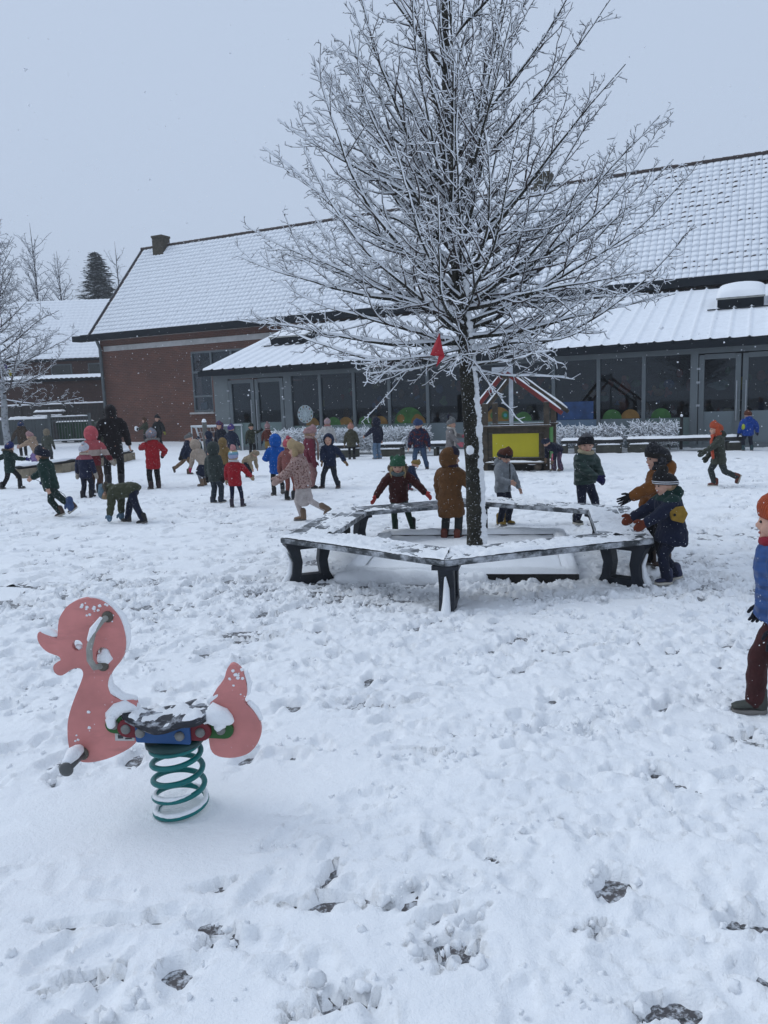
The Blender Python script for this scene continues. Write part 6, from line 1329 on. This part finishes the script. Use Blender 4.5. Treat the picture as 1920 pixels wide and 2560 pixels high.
person('small child in camouflage green coat pointing right at the glass door', 631, 1137, 35, HT(631, 1137, 1057), dict(hl=(-0.30, 0.05, 0.74), head=(15, 0)), coat=('camo_coat', (0.045, 0.05, 0.028), 'camo', (0.018, 0.022, 0.015)), trousers=TR_B, hat=('camo_hat', (0.035, 0.04, 0.025), 'camo', (0.015, 0.018, 0.012)), hem=0.15, hair=HAIRD, shoes=BRB, hands=('black_mitten', BLACK, 'mitten'))
person('girl in rust coat, mustard skirt and pink pompom hat by the glass doors', 672, 1137, 178, HT(672, 1137, 1058), dict(hr=(0.17, 0.06, 0.40)), coat=('rust_coat', (0.11, 0.030, 0.020), 'fuzzy'), skirt=('mustard_skirt', (0.26, 0.17, 0.05)), trousers=TR_B, slim=True, hat=PINKH, tall=1.25, pom=[(0, 0.02, 0.034, None)], scarf=('pink_scarf', (0.34, 0.16, 0.15)), hem=0.04, hair=HAIRD, hands=('navy_mitten', NAVY, 'mitten'))
person('child in bright blue hooded coat with black boots, back turned', 696, 1240, -165, HT(696, 1240, 1083), dict(fl=(-0.06, 0.06, 0, 0), fr=(0.09, 0.12, 0.05, 30), hl=(-0.12, 0.16, 0.58), hr=(0.12, 0.16, 0.56)), coat=('bright_blue_coat', (0.004, 0.085, 0.36)), trousers=TR_B, slim=True, hood='up', hem=0.13, bulk=1.02, shoes=BKB)
person('child in coral pink pompom hat behind the leopard coat girl', 727, 1250, 160, HT(727, 1250, 1092), coat=('brick_coat', (0.22, 0.08, 0.07)), trousers=('brick_leggings', (0.22, 0.075, 0.06)), slim=True, hat=('coral_pink_knit', (0.48, 0.09, 0.12), 'knit'), pom=[(0, 0.012, 0.03, None)], shoes=BKB)
person('girl in leopard pink plush coat, cream hat and white tights striding left', 758, 1305, -95, HT(750, 1305, 1098, 0.97), dict(fr=(0.05, 0.02, 0, 0), fl=(-0.055, -0.29, 0.09, 55), hip=(0, -0.02, 0.455), lean=8, hl=(-0.10, 0.24, 0.51), hr=(0.10, 0.22, 0.52), head=(0, 10)),
       coat=('leopard_plush', (0.40, 0.27, 0.24), 'leopard', (0.16, 0.075, 0.06)), bulk=1.08, skirt=('white_skirt', (0.42, 0.37, 0.35)), trousers=('white_tights', (0.46, 0.40, 0.38)), slim=True, hat=('cream_knit', (0.40, 0.29, 0.16), 'fuzzy'), flaps=True, hem=0.07, shoes=TAN, hair=HAIRB, hands=('leopard_mitten', (0.36, 0.25, 0.22), 'mitten'))
person('taller girl in maroon jacket with dusty pink beanie and long beige scarf', 778, 1222, 105, HT(778, 1222, 1060), dict(head=(0, 14), hr=(0.20, 0.03, 0.42), hl=(-0.2, 0.06, 0.42)), coat=('maroon_jacket', (0.15, 0.025, 0.04)), trousers=('rose_trousers', (0.25, 0.13, 0.12)), hat=PINKH, cuff=('dusty_pink_cuff', (0.38, 0.23, 0.22), 'knit'), scarf=('beige_scarf', (0.36, 0.24, 0.20)), scarf_end=1, hair=HAIRB, hem=0.07, hands=('maroon_mitten', (0.14, 0.03, 0.04), 'mitten'))
person('boy in navy snow jacket and hood with ochre glove, legs apart and arms held out', 828, 1221, -20, HT(828, 1221, 1084, 0.97), dict(fr=(0.16, 0.02, 0, 0), fl=(-0.14, 0.0, 0, 0), hip=(0, 0, 0.455), hr=(0.06, 0.20, 0.50), hl=(-0.31, 0.06, 0.49), head=(-12, 0)), coat=('midnight_jacket', (0.010, 0.018, 0.045)), trousers=('dark_slate_trousers', (0.018, 0.022, 0.03)), hood='up', hair=HAIRD, hem=0.08, hands=('ochre_glove', (0.20, 0.12, 0.06), 'glove'), shoes=('black_red_boot', (0.03, 0.012, 0.012), 0.1), spread=0.8)
person('girl in white jacket and pale pink beanie facing the hedge', 822, 1142, 175, HT(822, 1142, 1046), dict(hl=(-0.28, 0.04, 0.50)), coat=('white_jacket', (0.46, 0.44, 0.42), 'fuzzy'), trousers=TR_N, hat=('pale_pink_knit', (0.38, 0.27, 0.29), 'knit'), scarf=('pink_scarf', (0.34, 0.16, 0.15)), hair=HAIRB)
person('girl in olive parka and salmon pompom hat facing the windows', 880, 1149, 178, HT(880, 1149, 1058), dict(hl=(-0.20, 0.06, 0.40)), coat=('olive_parka', (0.058, 0.054, 0.034)), trousers=TR_B, slim=True, hat=('salmon_knit', (0.44, 0.21, 0.16), 'knit'), pom=[(0, 0.012, 0.032, None)], hood='down', hem=0.14, hemr=0.125, hands=('tan_glove', (0.22, 0.15, 0.10), 'glove'))
person('child in navy fur-hooded coat and light jeans beside the hedge', 945, 1148, -140, HT(945, 1148, 1042), dict(hl=(-0.17, 0.24, 0.55), hr=(0.18, 0.05, 0.42)), coat=('dark_navy_coat', (0.008, 0.010, 0.026)), trousers=LJEANS, flare=True, hood='up', fur=(0.06, 0.045, 0.035), hem=0.10, shoes=('pale_boot', (0.25, 0.2, 0.18), 0.08), fine=True)
person('boy in blue beanie, maroon sleeved navy jacket and jeans looking down', 1050, 1174, -12, HT(1048, 1174, 1043, 0.98), dict(fr=(0.10, 0.03, 0, 0), fl=(-0.13, -0.04, 0, 0), head=(10, 24), lean=8, hip=(0, -0.02, 0.46)), coat=('navy_maroon_jacket', (0.012, 0.016, 0.045), 'camo', (0.085, 0.016, 0.016)), trousers=JEANS, hat=('denim_blue_knit', (0.03, 0.055, 0.13), 'knit'), cuff=('denim_blue_knit', (0.03, 0.055, 0.13), 'knit'), hem=0.06, hair=HAIRB, shoes=BKB, bulk=1.05, fine=True)
person('girl in grey coat, grey pompom hat, white scarf and pink mitten', 1128, 1170, 70, HT(1126, 1170, 1044), dict(hr=(0.12, 0.20, 0.50), hl=(-0.22, 0.2, 0.62), head=(10, 0)), coat=('dove_grey_coat', (0.20, 0.185, 0.18)), trousers=TR_B, hat=('mid_grey_knit', (0.16, 0.165, 0.165), 'knit'), tall=1.12, pom=[(0, 0.012, 0.034, None)], scarf=('ivory_scarf', (0.46, 0.42, 0.38)), scarf_end=1, hem=0.14, hemr=0.13, hair=HAIRB, hands=('pink_mitten', (0.48, 0.12, 0.15), 'mitten'))
person('child in navy jacket crouching low behind the green hat girl', 1018, 1226, 100, HT(1018, 1226, 1110, 1.0), dict(hip=(0, -0.10, 0.30), lean=55, fr=(0.08, 0.02, 0, 0), fl=(-0.08, -0.05, 0, 10), hl=(-0.1, 0.25, 0.15), hr=(0.1, 0.25, 0.15), head=(0, 15)), coat=('midnight_jacket', (0.010, 0.018, 0.045)), trousers=TR_N, hat=('ochre_knit', (0.22, 0.14, 0.04), 'knit'), shoes=('red_boot', (0.22, 0.02, 0.04), 0.1))
# round the bench
person('girl in maroon fur-hooded jacket and green two-pompom hat leaning on the bench', 1004, 1336, 0, HT(985, 1336, 1142, 0.93), dict(hip=(0.02, -0.03, 0.47), lean=22, fr=(0.075, -0.02, 0, 0), fl=(-0.14, 0.0, 0, 0), hr=(0.30, 0.22, 0.475), hl=(-0.33, 0.20, 0.475), head=(3, 10), polr=(0.6, 0.2, 0.3), poll=(-0.6, 0.2, 0.3)),
       coat=('maroon_brown_coat', (0.055, 0.014, 0.012)), trousers=('forest_green_leggings', (0.018, 0.040, 0.026)), slim=True, hat=('moss_green_plush', (0.035, 0.115, 0.065), 'fuzzy'), cuff=('moss_green_plush', (0.035, 0.115, 0.065), 'fuzzy'), pom=[(0.062, -0.02, 0.030, None), (-0.062, -0.02, 0.030, None)], fur=(0.17, 0.12, 0.075), hood='down', hem=0.10, hair=(0.34, 0.24, 0.12), locks=True, scarf=('grey_green_scarf', (0.10, 0.13, 0.13)), hands=('coral_white_glove', (0.50, 0.07, 0.06), 'glove'), shoes=('black_long_boot', (0.010, 0.010, 0.012), 0.20))
person('child in ochre brown hooded coat standing inside the bench touching the trunk', 1128, 1352, 155, HT(1128, 1352, 1117), dict(hr=(0.235, 0.10, 0.50), hl=(-0.15, 0.08, 0.40), head=(58, 4), fr=(0.07, 0.02, 0, 0), fl=(-0.075, 0, 0, 0)), coat=('ochre_brown_coat', (0.115, 0.052, 0.018)), trousers=('charcoal_cord', (0.030, 0.032, 0.032)), hood='up', hat=('navy_burgundy_knit', (0.016, 0.012, 0.03), 'knit'), scarf=('navy_burgundy_scarf', (0.03, 0.014, 0.03)), hem=0.20, hemr=0.128, bulk=1.08, shoes=RUST, hair=HAIRD, fine=True)
person('boy in pale grey jacket and brown and black beanie with yellow boots looking down', 1258, 1312, 42, HT(1258, 1312, 1112), dict(head=(14, 26), lean=5, hr=(0.13, 0.20, 0.56), hl=(-0.22, 0.10, 0.41), fr=(0.06, 0.0, 0, 0), fl=(-0.065, 0.02, 0, 0)), coat=('pale_grey_jacket', (0.21, 0.225, 0.24)), trousers=TR_N, hood='down', hat=('brown_beanie', (0.085, 0.028, 0.016), 'knit'), cuff=('black_cuff', BLACK, 'knit'), tall=1.1, hem=0.07, hair=HAIRD, shoes=YEL, fine=True, spread=0.9,
       extra=[lambda r, j: (lambda q: (q.tube([j['chest']+j['fv']*0.088+j['spine']*0.02, j['chest']+j['fv']*0.106-j['spine']*0.12, j['hip']+j['fv']*0.100-j['spine']*0.03], 0.006, 6), q.build('zip', cloth('black_cloth', BLACK), r)))(Geo())])
person('laughing boy in dark green puffer jacket, black beanie and navy trousers behind the bench', 1462, 1308, 28, HT(1457, 1308, 1080), dict(head=(30, 4), fr=(0.10, -0.02, 0, 0), fl=(-0.16, 0.02, 0, 0), hip=(0, 0, 0.465), hr=(0.045, 0.20, 0.53), hl=(-0.045, 0.20, 0.53), polr=(0.8, -0.3, 0), poll=(-0.8, -0.3, 0)), coat=('green_puffer', (0.010, 0.032, 0.026), 'puffer'), trousers=('deep_navy_trousers', (0.010, 0.013, 0.03)), hat=('black_grey_knit', (0.010, 0.010, 0.014), 'bands', (1, 1, 1), [(0.0, (0.010, 0.010, 0.016)), (0.95, (0.09, 0.09, 0.10)), (1.05, (0.09, 0.09, 0.10))]), cuff=('black_cuff', BLACK, 'knit'), scarf=('cream_collar', (0.34, 0.29, 0.19)), hem=0.03, bulk=1.14, hair=HAIRB, hands=('indigo_glove', (0.015, 0.014, 0.07), 'glove'), shoes=('black_white_shoe', (0.02, 0.02, 0.022), 0.07), pale_sole=True)
person('child in navy jacket and plaid flared trousers bending behind the playhouse', 1388, 1178, -60, HT(1388, 1178, 1062, 1.0), dict(hip=(0, -0.10, 0.47), lean=72, fr=(0.06, -0.02, 0, 0), fl=(-0.07, -0.1, 0, 0), hl=(-0.1, 0.14, 0.28), hr=(0.1, 0.16, 0.30), head=(0, 20)), coat=('dark_navy_coat', (0.008, 0.010, 0.026)), trousers=('plaid_flares', (0.020, 0.020, 0.05), 'plaid', (0.30, 0.16, 0.20)), flare=True, hat=('navy_knit', NAVY, 'knit'), hem=0.06, shoes=TAN, hands=('tan_glove', (0.22, 0.15, 0.10), 'glove'),
       extra=[lambda r, j: (lambda q: (q.tube([j['wr']['l']+V3(0, 0.03, -0.03), j['wr']['l']+V3(0, 0.03, 0.10)], 0.016, 8), q.build('pink_ribbon', cloth('pink_ribbon', (0.5, 0.12, 0.18)), r)))(Geo())])
person('boy in orange brown coat and black trapper hat behind the bench corner', 1655, 1415, -92, HT(1657, 1415, 1102), dict(hl=(-0.15, 0.33, 0.56), hr=(0.20, 0.10, 0.44), fr=(0.06, 0.08, 0, 0), fl=(-0.06, 0.0, 0, 0), head=(-6, 4), lean=6), coat=('orange_brown_coat', (0.185, 0.070, 0.018)), trousers=TR_B, hat=('black_trapper', (0.014, 0.014, 0.017), 'speckle', (0.05, 0.05, 0.055)), flaps=True, cuff=('black_fleece', (0.02, 0.018, 0.016), 'fuzzy'), neckwarm=True, hood='down', bulk=1.12, hands=('black_glove', BLACK, 'glove'), shoes=BRB, hair=HAIRD)
def ochre_patch(root, j):
    S_, sp, fv, e = j['S']['l'], j['spine'], j['fv'], j['right']*-1
    b0 = S_+e*0.010-sp*0.075+fv*0.0
    q = Geo(); o_ = e*0.022
    pts = [b0+fv*0.075+sp*0.045, b0-fv*0.055+sp*0.035, b0-fv*0.078-sp*0.035, b0-fv*0.03-sp*0.105, b0+fv*0.06-sp*0.06]
    q.prism([p_+o_ for p_ in pts], e*0.034); bevel(q.build('ochre_patch', cloth('ochre_panel', (0.26, 0.155, 0.025)), root, False), 0.008)
    q = Geo(); q.ell(b0+fv*0.035-sp*0.018+e*0.058, (0.012, 0.012, 0.012), None, 8, 6); q.build('patch_badge', cloth('black_cloth', BLACK), root)
    for dz in (0.006, 0.022):
        q = Geo(); q.tube([j['HP'](0.0935*math.cos(a_), 0.0935*1.1*math.sin(a_)-0.006, 0.010+dz+0.002-0.010*(1-math.sin(a_))*0.9+0.018*math.sin(a_)) for a_ in [2*math.pi*k/24 for k in range(25)]], 0.0042, 6); q.build('hat_stripe', cloth('white_stripe', (0.6, 0.6, 0.62)), root)
person('boy in navy coat with green hood and ochre patch sweeping snow off the bench corner', 1668, 1462, -88, HT(1668, 1462, 1168), dict(hl=(-0.15, 0.32, 0.49), hr=(0.12, 0.33, 0.50), fr=(0.06, -0.10, 0.012, 15), fl=(-0.055, 0.03, 0, 0), hip=(0, -0.04, 0.45), lean=10, head=(-4, 10)), coat=('navy_green_coat', NAVY, 'bands', (1, 1, 1), [(0.0, (0.010, 0.014, 0.034)), (0.705, (0.012, 0.036, 0.030)), (1.0, (0.012, 0.036, 0.030))]), trousers=('deep_navy_trousers', (0.010, 0.013, 0.03)), hat=('black_fleece_hat', (0.012, 0.011, 0.012), 'knit'), cuff=('black_cuff', BLACK, 'knit'), pom=[(-0.0, 0.012, 0.040, ('black_fleece', (0.02, 0.018, 0.016), 'fuzzy'))], hood='down', hem=0.15, hemr=0.135, bulk=1.14, hands=('rust_mitten', (0.13, 0.030, 0.014), 'mitten'), shoes=NVB, pale_sole=True, hair=HAIRB, extra=[ochre_patch])
person('child in olive parka and orange hat with long orange scarf running left', 1795, 1217, -95, HT(1795, 1217, 1054, 0.97), dict(hip=(0, 0.0, 0.455), lean=6, fr=(0.06, 0.03, 0, 0), fl=(-0.06, -0.25, 0.10, 70), hl=(-0.16, 0.30, 0.50), hr=(0.16, 0.1, 0.45)), coat=('olive_green_parka', (0.045, 0.050, 0.038)), trousers=TR_G, hat=('orange_fox_knit', (0.42, 0.075, 0.03), 'knit'), flaps=True, scarf=('orange_scarf', (0.42, 0.07, 0.035)), scarf_end=-1, hood='down', hem=0.15, hemr=0.125, shoes=RUST, pale_sole=True, hands=('olive_cuff_mitten', (0.045, 0.050, 0.038), 'mitten'))
person('child in bright blue and lime coat with brown hat at the right hand doors', 1868, 1128, 168, HT(1868, 1128, 1023), dict(fr=(0.10, 0, 0, 0), fl=(-0.09, 0, 0, 0), hip=(0, 0, 0.45), hr=(0.21, 0.02, 0.46), head=(-10, 12)), coat=('blue_lime_coat', (0.008, 0.045, 0.24)), trousers=TR_N, slim=False, hat=('brown_red_knit', (0.10, 0.030, 0.015), 'knit'), hood='down', hem=0.10, bulk=1.15, shoes=('teal_boot', (0.02, 0.05, 0.06), 0.1), hands=('navy_mitten', NAVY, 'mitten'),
       extra=[lambda r, j: (lambda q: (q.ell(j['S']['l']-j['spine']*0.13+j['right']*0.0, (0.05, 0.105, 0.085), None, 14, 10), q.build('lime_side_panel', cloth('lime_panel', (0.36, 0.42, 0.04)), r)))(Geo())])
def laces(root, j):
    for k in range(5):
        q = Geo(); y0 = 0.115+k*0.009; q.tube([V3(-0.077+0.012, y0, 0.050+0.006*(4-k)*0.8), V3(-0.06, y0+0.006, 0.062+0.004*(4-k)), V3(-0.035, y0, 0.050+0.006*(4-k)*0.8)], 0.003, 5); q.build('lace', cloth('yellow_lace', (0.40, 0.30, 0.02)), root)
person('boy in blue puffer jacket, orange hat and maroon trousers cropped by the right edge', 1932, 1776, -115, HT(1900, 1778, 1232), dict(fl=(-0.06, 0.075, 0.0, 4), fr=(0.07, -0.10, 0.01, 18), hl=(-0.175, 0.0, 0.40), hr=(0.2, 0.05, 0.42), hip=(0, -0.02, 0.465)), coat=('royal_blue_puffer', (0.012, 0.060, 0.21), 'puffer'), trousers=('maroon_cord', (0.050, 0.016, 0.016)), hat=('orange_knit', (0.36, 0.065, 0.022), 'knit'), scarf=('red_collar', (0.25, 0.015, 0.03)), bulk=1.18, hem=0.05, hair=HAIRB, hands=('black_snowy_glove', (0.012, 0.014, 0.022), 'glove'), shoes=('khaki_grey_shoe', (0.045, 0.05, 0.042), 0.09), extra=[])

# ------------------------------------------------------------------ falling snow
fl_r = np.random.default_rng(9); n = 7500
P = np.stack([fl_r.uniform(-13, 13, n), fl_r.uniform(4.5, 27, n), fl_r.uniform(0.15, 9, n)], 1)
V0 = np.array([(1, 0, 0), (-1, 0, 0), (0, 1, 0), (0, -1, 0), (0, 0, 1), (0, 0, -1)], float); F0 = np.array([(0, 2, 4), (2, 1, 4), (1, 3, 4), (3, 0, 4), (2, 0, 5), (1, 2, 5), (3, 1, 5), (0, 3, 5)])
sz = 0.0030+fl_r.gamma(2.0, 0.0015, n); V = (V0[None]*sz[:, None, None]*fl_r.uniform(0.6, 1.4, (n, 6, 1))+P[:, None, :]).reshape(-1, 3); F = (F0[None]+np.arange(n)[:, None, None]*6).reshape(-1, 3)
kind(np_mesh('falling_snow', V, F, SNOW_T), 'stuff')

# ------------------------------------------------------------------ snowy air
g = Geo(); g.box((0, 220, 10), (840, 590, 24)); hz = g.build('haze', [], None, False); kind(hz, 'stuff')
m = bpy.data.materials.new('snowy_air'); m.use_nodes = True; n = m.node_tree; n.nodes.clear(); o_ = n.nodes.new('ShaderNodeOutputMaterial'); pv = n.nodes.new('ShaderNodeVolumePrincipled')
pv.inputs['Color'].default_value = (0.96, 0.98, 1.0, 1); pv.inputs['Density'].default_value = 0.0016; n.links.new(pv.outputs[0], o_.inputs['Volume']); hz.data.materials.append(m)
